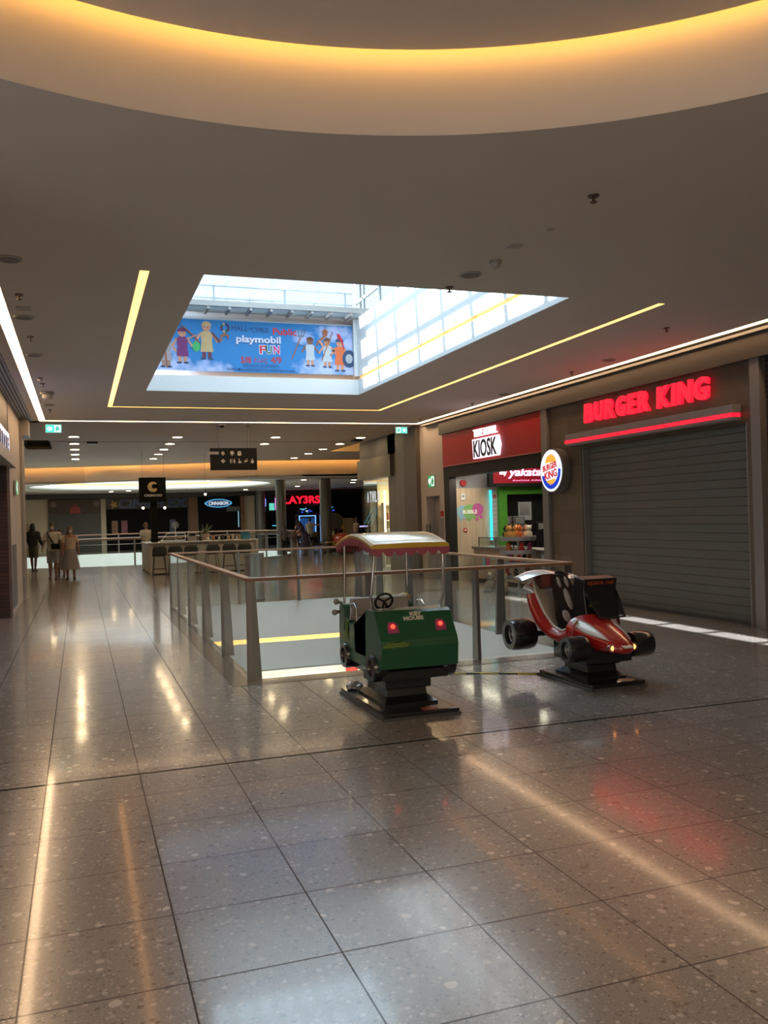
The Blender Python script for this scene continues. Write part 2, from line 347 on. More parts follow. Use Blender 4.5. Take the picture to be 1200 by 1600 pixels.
for a, b in zip(ell, ell[1:] + ell[:1]):
    mb.loft([[(a[0], a[1], -0.002), (b[0], b[1], -0.002), (b[0], b[1], -1.4), (a[0], a[1], -1.4)], [(a[0] * 1.02 - .04, a[1] * 1.01 - .43, -0.002), (b[0] * 1.02 - .04, b[1] * 1.01 - .43, -0.002), (b[0] * 1.02 - .04, b[1] * 1.01 - .43, -1.4), (a[0] * 1.02 - .04, a[1] * 1.01 - .43, -1.4)]])
struct(mb, 'wall_far_opening', mat('bright_white_fascia', (0.80, 0.86, 0.82), 0.5, noise=0.02), label='white fascia of the far oval floor opening')
# lower level
mb = MB(); mb.sheet([(-6, 4), (24, 4), (24, 56), (-6, 56)], [rect(VX0 - .05, VX1 + .05, VY0 - .05, VY1 + .05), ell], -1.42, -1.38)
struct(mb, 'ceiling_lower_level', M_white, label='white ceiling of the level below')
mb = MB(); mb.box(-6, 24, 4, 56, -5.1, -5.0); struct(mb, 'floor_lower_level', mat('pale_lower_floor', (0.55, 0.5, 0.42), 0.3), label='pale floor of the level below')
mb = MB(); mb.box(-6, 24, 31.0, 31.2, -5.0, -1.42); struct(mb, 'wall_lower_level', emit('glowing_shop_wall', (1.0, 0.93, 0.74), 0.8), label='cream shop front on the level below with a glow standing in for its lighting')  # lit look put in as surface glow
for x0, x1, z0, z1, m_, l in ((9.05, 9.5, -4.4, -2.6, mat('red_banner', (0.7, 0.05, 0.03), 0.5), 'red hanging banner seen on the level below'),
                              (12.15, 12.6, -4.6, -2.6, mat('dark_display', (0.03, 0.03, 0.03), 0.5), 'dark display stand seen on the level below')):
    b_ = MB(); b_.box(x0, x1, 30.6, 30.7, z0, z1, bev=.02); b_.cyl(((x0 + x1) / 2, 30.65, -5.0), ((x0 + x1) / 2, 30.65, z0), .03)
    tag(b_.build('display_banner', m_), l, 'banner')
# ---- ceilings
ZC = 4.1
mb = MB()
for x0, x1, y0, y1 in ((-1.55, -.83, 6, 22), (-.70, .60, 8.55, 21.56), (.60, 6.59, 18.94, 21.56), (6.59, 8.48, 8.55, 21.56), (.69, 1.2, 8.55, 18.85), (5.3, 6.5, 8.55, 18.85),
                       (1.2, 5.3, 16.5, 18.85), (8.60, 8.95, 6, 22), (-.83, 8.60, 21.68, 22), (-1.3, -.83, 21.68, 22)):
    mb.box(x0, x1, y0, y1, ZC, ZC + .09)
struct(mb, 'ceiling', M_ceil, label='flat plaster ceiling around the skylight')
CR = (0.95, 1.32, 3.94)
mb = MB(); mb.sheet([(-4.8, -6), (9, -6), (9, 6), (8.48, 6), (8.48, 8.55), (-.70, 8.55), (-.70, 6), (-4.8, 6)], [disc_pts(CR[0], CR[1], CR[2], 160)], 4.085, 4.18)
struct(mb, 'ceiling_near', M_ceil, label='lower plaster ceiling with round recess')
# round recess wall, amber led ring and floating disc
mb = MB(); mb.loft([[(x, y, z) for x, y in disc_pts(CR[0], CR[1], r_, 160)] for r_, z in ((CR[2] - .004, 4.0852), (CR[2] - .004, 4.78), (CR[2] + .05, 4.78), (CR[2] + .05, 4.19))], cap=False)
struct(mb, 'wall_recess', M_white, smooth=40, label='curved wall of the round ceiling recess')
mb = MB(); mb.sheet(disc_pts(CR[0], CR[1], CR[2] - .13, 160), [], 4.56, 4.60)
struct(mb, 'ceiling_disc', M_ceil, label='round ceiling panel inside the amber lit recess')
mb = MB(); mb.tube([(x, y, 4.625) for x, y in disc_pts(CR[0], CR[1], CR[2] - .10, 120)], .012, 6, closed=True)
tag(mb.build('cove_light', M_ring), 'amber cove light running round the large round ceiling recess', 'light')
mb = MB(); mb.box(-4.8, 9, -6, 5.9, 4.80, 4.85); struct(mb, 'ceiling_backing', M_ceil, label='unseen slab closing the round recess against daylight')  # added out of view to stop daylight entering the recess
# strip lights in the slots
def slot(name_label, boxes, m_):
    b_ = MB()
    for x0, x1, y0, y1 in boxes:                       # u-shaped glowing diffuser channel
        b_.box(x0 + .001, x1 - .001, y0, y1, ZC + .078, ZC + .088)
        if x1 - x0 < y1 - y0: b_.box(x0 + .001, x0 + .005, y0, y1, ZC + .002, ZC + .078); b_.box(x1 - .005, x1 - .001, y0, y1, ZC + .002, ZC + .078)
        else: b_.box(x0, x1, y0 + .001, y0 + .005, ZC + .002, ZC + .078); b_.box(x0, x1, y1 - .005, y1 - .001, ZC + .002, ZC + .078)
    return tag(b_.build('strip_light', m_), name_label, 'light')
slot('warm white strip light in the ceiling on the far left', [(-.83, -.70, 6, 21.56)], M_warm)
slot('warm white strip light crossing the hall above the exit signs', [(-.83, 8.60, 21.56, 21.68)], M_warm)
slot('warm white strip light along the ceiling above the shop fronts on the right', [(8.495, 8.575, 6, 21.56)], M_warm)
slot('amber strip light left of the skylight', [(.60, .69, 8.55, 18.85)], M_amber)
slot('amber strip light crossing the ceiling beyond the skylight', [(.60, 6.59, 18.85, 18.94)], M_amber)
slot('amber strip light right of the skylight', [(6.50, 6.59, 8.55, 18.85)], M_amber)
# far ceiling with bulkhead
arc = [(-6, 41.9), (-4, 41.2), (-2, 40.4), (1.3, 39.3), (4.6, 37.9), (7, 36.4), (9, 36.2), (24, 36.2)]
mb = MB(); mb.sheet([(-6, 22), (24, 22)] + [(x, y - .45) for x, y in arc[::-1]], [rect(8.75, 9.9, 27, 31), rect(-1.5, -.8, 26.7, 29.8)], ZC, ZC + .09)
struct(mb, 'ceiling_far', mat('far_ceiling_warm_lit', (0.58, 0.47, 0.34), 0.8, noise=0.02), label='far plaster ceiling with rows of downlights')  # warmth of the lamp light is put into this ceiling colour
mb = MB(); mb.box(-1.3, 8.75, 27.0, 27.03, ZC - .006, ZC + .001); struct(mb, 'trim_2', mat('ceiling_joint', (0.12, 0.10, 0.09), 0.8), label='dark joint across the far ceiling')
mb = MB()
for a, b in zip(arc, arc[1:]): mb.loft([[(a[0], a[1], z), (b[0], b[1], z), (b[0], b[1] + .1, z), (a[0], a[1] + .1, z)] for z in (3.45, 4.5)])
struct(mb, 'wall_bulkhead', M_white, label='curved bulkhead washed with amber light')
mb = MB(); mb.tube([(x, y - .50, 4.22) for x, y in arc[1:]], .02, 6)
tag(mb.build('cove_light', emit('bulkhead_led', (1.0, 0.45, 0.1), 26)), 'amber cove light above the far curved bulkhead', 'light')
mb = MB()
ov = disc_pts(3.5, 44.2, 5.7, 72, 5.4)
mb.sheet([(x, y) for x, y in arc] + [(24, 56), (-6, 56)], [ov], 3.45, 3.52)
struct(mb, 'ceiling_low', mat('low_ceiling_paint', (0.62, 0.57, 0.48), 0.8, noise=0.02), label='low far ceiling around the oval skylight')
mb = MB(); mb.loft([[(x, y, z) for x, y in ov] for z in (3.45, 3.70)], cap=False); mb.loft([[(x, y, z) for x, y in ov] for z in (3.80, 4.6)], cap=False)
ov2 = disc_pts(3.5, 44.2, 5.8, 72, 5.5); mb.loft([[(x, y, z) for x, y in ov2] for z in (3.45, 4.6)], cap=False)
struct(mb, 'wall_oval_recess', mat('oval_recess_white', (0.85, 0.85, 0.8), 0.7, noise=0.02), smooth=40, label='white wall of the oval far recess')
mb = MB(); mb.loft([[(x, y, z) for x, y in disc_pts(3.5, 44.2, 5.76, 72, 5.46)] for z in (3.70, 3.80)], cap=False)
tag(mb.build('cove_light', M_amber), 'thin amber light band inside the oval recess in the far ceiling', 'light')
mb = MB(); mb.sheet(ov2, [], 4.6, 4.62); struct(mb, 'window_9', emit('rooflight_daylight', (0.85, 0.95, 1.0), 2.0), label='bright oval rooflight in the far ceiling')
mb = MB(); mb.tube([(x, y, 3.44) for x, y in disc_pts(6.5, 45.5, 9.4, 72, 8.4)], .03, 6, closed=True); struct(mb, 'trim_3', M_white, smooth=True, label='thin ring moulding on the far low ceiling')
mb = MB(); mb.box(-6, 24, 21.9, 42.2, 4.5, 4.55); struct(mb, 'ceiling_backing', M_ceil, label='unseen slab keeping daylight out above the far ceiling')  # unseen, added so no daylight leaks in above the bulkhead
# hatches by the pillars
mb = MB(); mb.box(9.85, 9.9, 27, 31, ZC, ZC + .35).box(8.75, 9.9, 30.95, 31, ZC, ZC + .35).box(8.7, 8.75, 27, 31, ZC, ZC + .35).box(8.75, 9.9, 27, 31, ZC + .33, ZC + .36).box(8.75, 9.9, 27, 27.05, ZC, ZC + .35)
struct(mb, 'ceiling_hatch', M_white, label='pale lit recess in the ceiling on the right')
mb = MB(); mb.box(8.80, 8.85, 27.2, 30.8, ZC + .1, ZC + .14); tag(mb.build('strip_light', M_ring), 'strip light inside the ceiling recess above the glass shop front', 'light')
mb = MB(); mb.box(-1.5, -.8, 26.7, 29.8, ZC + .3, ZC + .33).box(-.8, -.77, 26.7, 29.8, ZC, ZC + .3).box(-1.5, -.8, 29.8, 29.83, ZC, ZC + .3).box(-1.53, -1.5, 26.7, 29.8, ZC, ZC + .3).box(-1.5, -.8, 26.67, 26.7, ZC, ZC + .3)
struct(mb, 'ceiling_hatch_left', mat('dark_hatch', (0.09, 0.075, 0.06), 0.8), label='dark recess in the ceiling on the left')
# slab above the main ceiling so that daylight only enters by the skylight
mb = MB(); mb.box(-1.6, 1.15, 5.8, 22, 4.30, 4.34).box(5.36, 9, 5.8, 22, 4.30, 4.34).box(1.15, 5.36, 16.95, 22, 4.30, 4.34).box(1.15, 5.36, 5.8, 8.5, 4.30, 4.34)
mb.box(-1.6, 9, 5.85, 5.9, 4.18, 4.85).box(-1.6, 9, 21.95, 22, 4.18, 4.55)
struct(mb, 'ceiling_backing_main', M_ceil, label='unseen slab blocking daylight above the main ceiling')
# ---- skylight shaft
SX0, SX1, SY0, SY1 = 1.2, 5.3, 8.55, 16.5
M_shaft = mat('shaft_white', (0.70, 0.72, 0.73), 0.7, noise=0.015, scale=2)
mb = MB()
mb.box(SX0 - .05, SX0 + .006, SY0, SY1, 4.101, 7.2)                                    # left
mb.box(SX1 - .006, SX1 + .06, SY0, SY1 + .4, 4.101, 4.40).box(SX1, SX1 + .06, SY0, SY1 + .4, 4.47, 5.62).box(SX1 + .06, SX1 + .10, SY0, SY1 + .4, 4.3, 4.6)
mb.box(SX0 - .05, SX1 + .06, SY0 - .06, SY0, 4.11, 8.0)
mb.box(SX0 - .005, SX1 + .005, SY1 - .006, SY1 + .06, 4.101, 4.40).box(SX0, SX1 + .06, SY1 + .38, SY1 + .44, 4.3, 5.72).box(SX0, SX1, SY1, SY1 + .4, 5.60, 5.72).box(SX0, SX1, SY1 + .02, SY1 + .4, 4.30, 4.34)
mb.box(5.22, 5.3, SY1, SY1 + .1, 4.47, 5.62)
struct(mb, 'wall_skylight', M_shaft, label='white walls of the skylight shaft')
mb = MB(); mb.box(SX0, SX1, SY1 + .30, SY1 + .34, 4.36, 4.40); tag(mb.build('strip_light', emit('amber_led_soft', (1.0, 0.5, 0.16), 3.0)), 'amber cove light under the blue banner', 'light')
mb = MB(); mb.box(SX1 + .03, SX1 + .055, SY0, SY1, 4.40, 4.47); tag(mb.build('strip_light', emit('amber_led_pale', (1.0, 0.50, 0.15), 1.0)), 'amber strip light on the right wall of the skylight shaft', 'light')
# roof glazing bars; unseen opaque western panel added to narrow the sun patch
M_tube = mat('white_painted_steel', (0.42, 0.47, 0.50), 0.4, noise=0.02)
mb = MB()
mb.box(SX0 - .05, 2.15, SY0 - .1, 17.7, 7.95, 8.02)
for i in range(10): mb.box(2.1, 5.7, 8.5 + i * 1.02, 8.60 + i * 1.02, 7.92, 8.02)
for i in range(9): mb.box(2.15 + i * .42, 2.21 + i * .42, 8.5, 17.7, 7.94, 8.0)
struct(mb, 'trim_roof_bars', M_tube, label='white glazing bars of the skylight roof with added sun-blocking panel')
mb = MB(); mb.box(SX0 - .05, SX0, SY0, 17.7, 7.2, 8.0); struct(mb, 'wall_skylight_upper', M_shaft, label='upper wall of the skylight shaft')
# far clerestory: window frames and tube railing
mb = MB()
for i in range(7): mb.cyl((1.0 + i * .95, 17.6, 5.7), (1.0 + i * .95, 17.6, 8), .022, n=8)
for z in (6.05, 6.75, 7.3): mb.box(.8, 7.4, 17.58, 17.62, z, z + .04)
struct(mb, 'window_1', M_tube, label='white framed clerestory window above the banner')
mb = MB()
for y in [9 + i * 1.0 for i in range(9)]: mb.box(5.60, 5.65, y, y + .06, 5.6, 8.0)
for z in (5.62, 6.15, 7.0): mb.box(5.60, 5.65, 8.6, 17.6, z, z + .05)
mb.box(5.3, 5.7, 8.55, 17.6, 5.56, 5.62)
struct(mb, 'window_2', M_tube, label='white framed side window of the skylight')
mb = MB(); mb.box(5.62, 5.63, 8.6, 17.6, 5.62, 8.0); mb.box(.8, 5.62, 17.65, 17.66, 5.7, 8.0)
struct(mb, 'window_3', glass('sky_dimming_glass', (0.42, 0.395, 0.38), 0.03), label='clerestory glass')  # grey tint added to dim the sky behind the panes
M_rail2 = mat('shaded_white_tube', (0.24, 0.28, 0.31), 0.4, noise=0.02)  # darker copy of the white tube, shade against the sky put into its colour
t = thing('maintenance_railing', 'white tubular railing on the ledge above the blue banner', 'railing', (3.3, 16.95, 5.72))
mb = MB()
for z in (6.22, 5.98): mb.cyl((1.3, 16.95, z), (5.35, 16.95, z), .018, n=8)
mb.build('rail', M_rail2, t, world=True, smooth=40)
for i, x in enumerate((1.75, 2.55, 3.25, 3.95, 4.55, 5.2)):
    b_ = MB(); b_.cyl((x, 16.95, 5.72), (x, 16.95, 6.24 if i % 2 else 6.0), .018, n=8); b_.build('post', M_rail2, t, world=True, smooth=40)
t = thing('metal_grating', 'grey metal grating walkway above the blue banner', 'grating', (3.4, 16.2, 5.60))
mb = MB(); mb.box(1.25, 5.55, 15.98, 16.02, 5.60, 5.70).box(1.25, 5.55, 16.44, 16.48, 5.60, 5.70); mb.build('frame', M_greym, t, world=True)
mb = MB()
for k in range(4): mb.box(1.25, 5.55, 16.08 + k * .09, 16.10 + k * .09, 5.61, 5.66)
mb.build('slats', M_rail2, t, world=True)
for k in range(11): b_ = MB(); b_.box(1.5 + k * .39, 1.55 + k * .39, 16.0, 16.46, 5.55, 5.61); b_.build('bracket', M_greym, t, world=True)
# ---- right-hand shop wall
XR = 8.75
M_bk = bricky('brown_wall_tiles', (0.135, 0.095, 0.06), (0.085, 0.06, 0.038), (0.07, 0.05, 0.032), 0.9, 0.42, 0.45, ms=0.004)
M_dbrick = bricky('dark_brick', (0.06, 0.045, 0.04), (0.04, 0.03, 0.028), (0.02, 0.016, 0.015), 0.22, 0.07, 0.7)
mb = MB(); mb.box(XR, XR + .3, 13.97, 15.1, 0, 3.69).box(XR, XR + .3, 9.60, 13.97, 2.84, 3.69).box(XR, XR + .3, 9.60, 9.74, 0, 2.84)
mb.box(9.3, 9.4, 5.9, 15.0, 0, 4.1); struct(mb, 'wall_right', M_bk, label='brown tiled wall around the grey roller shutter')  # the deeper box is an unseen backing added against daylight leaks
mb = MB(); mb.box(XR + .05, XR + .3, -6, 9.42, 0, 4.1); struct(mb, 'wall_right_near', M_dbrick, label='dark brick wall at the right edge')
mb = MB(); mb.box(XR - .09, XR + .2, 5.9, 20.45, 3.69, 4.0).box(XR - .02, XR + .2, 5.9, 20.45, 4.0, 4.1); struct(mb, 'trim_4', M_taupe, label='taupe metal fascia above the shop fronts')
mb = MB(); mb.box(XR - .14, XR - .09, 5.9, 21.5, 4.02, 4.06).box(XR - .09, XR, 5.9, 21.5, 4.0, 4.06); struct(mb, 'trim_5', mat('grey_ledge', (0.10, 0.095, 0.09), .5), label='narrow grey ledge under the ceiling')
M_pil = mat('grey_pilaster', (0.22, 0.20, 0.185), 0.4, 0.3, noise=0.03)
mb = MB(); mb.box(XR - .06, XR + .3, 9.42, 9.60, 0, 3.69, bev=.004); struct(mb, 'trim_6', M_pil, label='grey pilaster right of the shutter')
mb = MB(); mb.box(XR - .06, XR + .3, 15.1, 15.33, 0, 3.69, bev=.004); struct(mb, 'trim_7', M_pil, label='grey pilaster between the two shop fronts')
mb = MB(); mb.box(XR, XR + .3, 20.42, 20.70, 0, 4.1).box(XR, XR + .3, 21.62, 22, 0, 4.1).box(XR, XR + .3, 20.70, 21.62, 2.16, 4.1)
mb.box(XR + .28, XR + .32, 20.6, 21.7, 0, 2.2)
struct(mb, 'wall_door_side', M_wallw, label='white wall with the recessed door')
t = thing('recessed_door', 'pale recessed service door in the white wall under the green exit sign', 'door', (XR + .27, 21.15, 0)); t['kind'] = 'structure'
mb = MB(); mb.box(XR + .23, XR + .28, 20.72, 21.60, 0.0, 2.14, bev=.006); mb.build('door_leaf', mat('pale_door', (0.38, 0.35, 0.33), .5), t, world=True)
mb = MB(); mb.cyl((XR + .17, 20.85, 1.02), (XR + .23, 20.85, 1.02), .012).cyl((XR + .17, 20.85, 1.02), (XR + .17, 21.0, 1.02), .012); mb.build('door_handle', M_steel, t, world=True)
# taupe pillars and glass shop front beyond
M_tp2 = mat('taupe_panel', (0.105, 0.088, 0.07), 0.5, noise=0.06, scale=4); M_tp3 = mat('light_taupe_panel', (0.15, 0.135, 0.11), 0.45, noise=0.08, scale=4)
mb = MB(); mb.box(XR - .12, XR + .4, 22.0, 22.95, 0, 4.1); struct(mb, 'wall_pillar', M_tp2, label='taupe pillar beside the white wall')
mb = MB(); mb.box(XR, XR + .4, 22.95, 23.95, 0, 4.1); mb.box(XR - .012, XR, 23.0, 23.88, .1, 2.0).box(XR - .012, XR, 23.0, 23.88, 2.04, 3.75); struct(mb, 'wall_panel', M_tp3, label='light taupe wall panels')
mb = MB(); mb.box(XR + .05, XR + .4, 23.95, 24.75, 0, 4.1).box(XR - .05, XR + .4, 24.3, 27.5, 2.85, 3.5).box(XR + .4, 16, 27.1, 27.5, 2.85, 3.5); struct(mb, 'wall_shop_fascia', mat('grooved_taupe', (0.15, 0.125, 0.09), .5, noise=.1, scale=12), label='taupe fascia over the glass shop front')
mb = MB(); mb.box(XR + .05, XR + .4, 24.0, 27.5, 3.5, 4.1).box(XR + .4, 16, 27.2, 27.5, 3.5, 4.1); struct(mb, 'trim_8', mat('dark_taupe_band', (0.08, 0.068, 0.055), .6), label='dark band above the glass shop front')
# walls out of shot that close the hall
mb = MB(); mb.box(-4.9, -4.8, -6, 6, 0, 4.85).box(-4.8, 9.1, -6.1, -6, 0, 4.85).box(-4.8, -1.55, 6, 6.1, 0, 4.85); struct(mb, 'wall_behind', M_wallw, label='pale wall behind the camera')
mb = MB(); mb.box(-6.1, -6, 22, 56, 0, 4.5).box(-6, -1.55, 21.9, 22, 0, 4.5); struct(mb, 'wall_far_left', M_wallw, label='pale wall on the far left')
mb = MB(); mb.box(24, 24.1, 15, 56, -5, 4.5).box(9.1, 24, 24.3, 24.4, 0, 4.5); struct(mb, 'wall_far_right', M_wallw, label='wall on the far right')
mb = MB(); mb.box(-6.1, -6, 4, 56, -5, 0).box(-6, 24, 3.9, 4, -5, -1.4); struct(mb, 'wall_lower_side', M_wallw, label='side walls of the level below')
# ---- left-hand side
XL = -1.25
mb = MB(); mb.box(XL - .3, XL, 6, 18.05, 3.42, 4.1).box(XL - .3, XL, 6, 15.1, 2.78, 3.42); struct(mb, 'wall_left_fascia', M_taupe, label='taupe fascia above the left shop front')
mb = MB(); mb.box(XL - .3, XL + .12, 6, 18.2, 2.80, 3.0); struct(mb, 'trim_9', M_wallw, label='pale canopy ledge below the white sign on the left')
mb = MB(); mb.box(XL - .35, XL - .3, 6, 17.4, 0, 2.8)
for y in (8, 10, 12, 14, 15.6, 17.3): mb.box(XL - .3, XL - .22, y, y + .1, 0, 2.8)
struct(mb, 'window_4', M_dark, label='dark shop front at the left edge')
mb = MB(); mb.box(XL - .3, XL, 17.4, 18.1, 0, 2.8); struct(mb, 'wall_left_brick', bricky('maroon_brick', (0.09, 0.03, 0.025), (0.05, 0.02, 0.018), (0.03, 0.02, 0.018), 0.22, 0.07, 0.7), label='narrow maroon brick pier on the left')
mb = MB(); mb.box(XL - .3, XL, 18.1, 21.2, 0, 4.1).box(XL - .3, XL, 17.9, 18.1, 2.8, 4.1); struct(mb, 'wall_left', M_wallw, label='pale pillar wall on the left')
mb = MB(); mb.box(XL - .3, XL + .06, 21.2, 22.0, 0, 3.72).box(XL - .3, XL + .2, 21.2, 22.0, 3.72, 4.1); struct(mb, 'wall_left_pilaster', mat('grey_left_pilaster', (0.25, 0.23, 0.21), .5), label='grey pilaster at the left end of the hall')
mb = MB(); mb.box(XL - .01, XL + .015, 18.2, 19.3, .1, 1.32); struct(mb, 'trim_10', mat('grey_guard_panel', (0.13, 0.125, 0.13), .5), label='grey guard panel on the pale left pillar')
# ---- far wall
YF = 55
mb = MB(); mb.box(-6, 24, YF, YF + .1, 0, 4.6); struct(mb, 'wall_far', mat('far_cream_wall', (0.60, 0.52, 0.38), .8, noise=.03), label='cream far wall')
mb = MB(); mb.box(-6, 24, YF - .5, YF, 3.16, 3.45); struct(mb, 'trim_11', M_taupe, label='bulkhead above the far shops')
# ================================================================== SHOP FRONTS
def plate(name, m, parent, x0, x1, y0, y1, z0, z1, bev=0, label=None):
    b_ = MB(); b_.box(x0, x1, y0, y1, z0, z1, bev=bev); return b_.build(name, m, parent, world=True, label=label)
M_redl = emit('red_sign_glow', (1.0, 0.01, 0.03), 1.6)
M_redface = mat('red_acrylic', (0.5, 0.01, 0.015), .3)
# grey roller shutter
t = thing('roller_shutter', 'closed grey slatted roller shutter in the brown tiled shop front', 'shutter', (XR + .14, 11.85, 0))
mb = MB(); prof = []
nz = 22; sl = 2.86 / nz
for i in range(nz):
    z = i * sl; prof += [(XR + .140, z + .001), (XR + .134, z + .005), (XR + .134, z + sl - .016), (XR + .128, z + sl - .009), (XR + .134, z + sl - .002)]
prof += [(XR + .2, 2.86), (XR + .2, 0.001)]
mb.prism(prof, 'y', 9.78, 13.93); mb.build('slat_curtain', M_shut, t, world=True)
plate('bottom_bar', mat('dark_bottom_bar', (.05, .048, .045), .4), t, XR + .12, XR + .2, 9.78, 13.93, .0, .055)
for y in (9.74, 13.93): plate('guide_rail', M_greym, t, XR + .02, XR + .22, y, y + .04, 0, 2.84)
t = thing('shutter_canopy', 'grey canopy with a red light line above the roller shutter', 'canopy', (XR, 12.05, 2.88))
plate('canopy_body', mat('canopy_grey', (.27, .25, .24), .4), t, XR - .16, XR, 9.83, 14.25, 2.99, 3.10, bev=.005)
plate('canopy_lip', mat('canopy_lip_grey', (.20, .19, .18), .4), t, XR - .16, XR, 9.83, 14.25, 2.88, 2.93, bev=.004)
plate('red_light_line', M_redl, t, XR - .17, XR - .02, 9.83, 14.25, 2.93, 2.985)
t = thing('letter_sign', 'large glowing red letters above the grey roller shutter on brown tiles', 'sign', (XR, 12.05, 3.2))
x = 13.74
for ch, wd in zip('BURGER KING', (.34, .31, .34, .34, .28, .34, .16, .36, .16, .36, .36)):
    if ch != ' ':
        text('letter', ch, M_redl, t, FR('R', (XR - .03, x - wd / 2, 3.43)), wd - .035, .34, depth=.055, bold=.05, shear=.06)
    x -= wd
t = thing('round_logo_sign', 'round illuminated logo sign on the brown wall between the shop fronts', 'sign', (XR, 14.72, 2.46))
mb = MB(); mb.cyl((XR - .02, 14.72, 2.46), (XR - .20, 14.72, 2.46), .425, n=48); mb.build('sign_case', mat('logo_case', (.12, .11, .1), .4), t, world=True, smooth=40)
F = FR('R', (XR - .20, 14.72, 2.46))
flat('sign_face', disc_pts(0, 0, .40, 48), emit('logo_white', (0.80, 0.88, 1.0), 1.05), t, F, .006)
M_lo, M_lb = emit('logo_orange', (1.0, 0.47, 0.05), .85), emit('logo_blue', (0.0, 0.04, 0.62), .8)
M_lr = emit('logo_red', (0.62, 0.03, 0.03), .8)
flat('bun_top', [(-.20, .15)] + disc_pts(0, .17, .19, 16, .14, math.pi, 0)[1:] + [(.20, .17)], M_lo, t, F, .004, .006)
flat('bun_bottom', [(.16, -.15)] + disc_pts(-.01, -.17, .16, 14, .11, 0, -math.pi)[1:] + [(-.17, -.19)], M_lo, t, F, .004, .006)
cres = [(.355 * math.cos(a), .355 * math.sin(a)) for a in [R(-165 + i * 8) for i in range(22)]] + [(.275 * math.cos(a) + .0, .275 * math.sin(a) + .02) for a in [R(3 - i * 8) for i in range(21)]]
flat('blue_crescent', cres, M_lb, t, F, .004, .006)
text('lettering', 'BURGER', M_lr, t, F @ Matrix.Rotation(R(9), 4, 'Z') @ Matrix.Translation((-.02, .085, 0)), .54, .12, .006, bold=.03, lift=.008)
text('lettering', 'KING', M_lr, t, F @ Matrix.Rotation(R(9), 4, 'Z') @ Matrix.Translation((-.02, -.07, 0)), .46, .15, .006, bold=.03, lift=.008)
# kiosk sign
t = thing('kiosk_sign', 'wide red sign board reading KIOSK over the open shop front', 'sign', (XR, 17.8, 2.86))
plate('red_board', mat('glossy_red_board', (.44, .008, .012), .4, coat=.0, noise=.02, spec=.25), t, XR - .05, XR + .1, 15.34, 20.32, 2.87, 3.68)
plate('board_trim', mat('pink_trim', (.55, .15, .13), .4), t, XR - .06, XR - .04, 15.34, 20.32, 2.86, 2.885)
M_wl = emit('white_sign_glow', (0.93, 0.84, 1.0), 1.6)
FK = FR('R', (XR - .05, 17.75, 3.27))
flat('white_panel', [(-.66, -.33), (.62, -.33), (.70, -.10), (.62, .12), (-.70, .12)], M_wl, t, FK, .05)
text('lettering', 'KIOSK', mat('black_lettering', (.01, .01, .01), .5), t, FK @ Matrix.Translation((-.03, -.11, 0)), 1.18, .40, .01, bold=.02, lift=.052)
text('lettering', 'THE MALL', M_wl, t, FK @ Matrix.Translation((-.05, .255, 0)), 1.2, .17, .04, bold=.02, lift=.01)
# kiosk interior (setting)
M_pwood = wood('pale_wood_panel', (.36, .28, .19), (.44, .35, .25), .5, (9, 9, .6), 2.0)
mb = MB(); mb.box(XR + .01, XR + .2, 20.1, 20.42, 0, 2.86).box(XR + .01, XR + .2, 15.33, 15.42, 0, 2.86)
mb.box(XR + .01, XR + .25, 15.33, 20.42, 2.60, 2.87)
struct(mb, 'door_1', M_dark, label='black metal frame of the open shop front')
mb = MB(); mb.box(XR + .2, 9.95, 20.22, 20.32, 0, 2.32); struct(mb, 'wall_shop_side', M_pwood, label='pale wood side wall inside the shop')
mb = MB(); mb.box(XR + .2, 10.4, 20.22, 20.32, 2.32, 3.6); struct(mb, 'wall_shop_header', mat('grey_header', (.22, .22, .23), .7), label='grey wall strip above the wood panel')
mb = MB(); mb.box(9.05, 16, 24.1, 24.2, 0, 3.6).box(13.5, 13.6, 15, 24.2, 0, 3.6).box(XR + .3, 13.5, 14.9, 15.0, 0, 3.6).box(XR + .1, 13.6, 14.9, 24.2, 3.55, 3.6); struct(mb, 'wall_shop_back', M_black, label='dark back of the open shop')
mb = MB(); mb.box(9.95, 10.13, 20.18, 20.30, 0, 2.32); struct(mb, 'wall_menu_side', mat('greywood', (.32, .29, .25), .6), label='grey wall panel beside the green frame')
t = thing('green_portal', 'bright green frame around the dark serving opening', 'frame', (10.5, 20.1, 0))
Mg = mat('green_frame', (.055, .22, .015), .5)
plate('upright', Mg, t, 10.13, 10.34, 20.05, 20.2, 0, 2.33)
plate('lintel', Mg, t, 10.34, 13.4, 20.05, 20.2, 2.14, 2.33)
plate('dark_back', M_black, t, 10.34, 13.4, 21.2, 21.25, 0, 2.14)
t = thing('yogurt_sign', 'small red sign with purple glowing script inside the shop', 'sign', (11.2, 19.9, 2.37))
plate('red_board', mat('dark_red_board', (.30, .008, .02), .4), t, 9.88, 12.9, 19.9, 20.0, 2.42, 2.80)
plate('board_frame', M_dark, t, 9.76, 9.88, 19.88, 20.0, 2.33, 2.86); plate('board_frame', M_dark, t, 9.88, 12.9, 19.88, 20.0, 2.33, 2.42)
text('lettering', 'my', M_wl, t, FR('F', (10.17, 19.9, 2.66)), .20, .11, .02, bold=.02)
text('lettering', 'yakata', emit('purple_sign_glow', (.86, .55, 1.0), 1.8), t, FR('F', (10.78, 19.9, 2.67)), .95, .27, .02, bold=.02, shear=.25)
text('lettering', '#FrozenYoGreek   #Coffeebar', emit('pink_small_text', (.9, .3, .6), .9), t, FR('F', (10.86, 19.9, 2.485)), .85, .045, .01)
t = thing('light_tube', 'vertical cyan glowing light tube in the shop', 'light', (9.93, 20.16, .95))
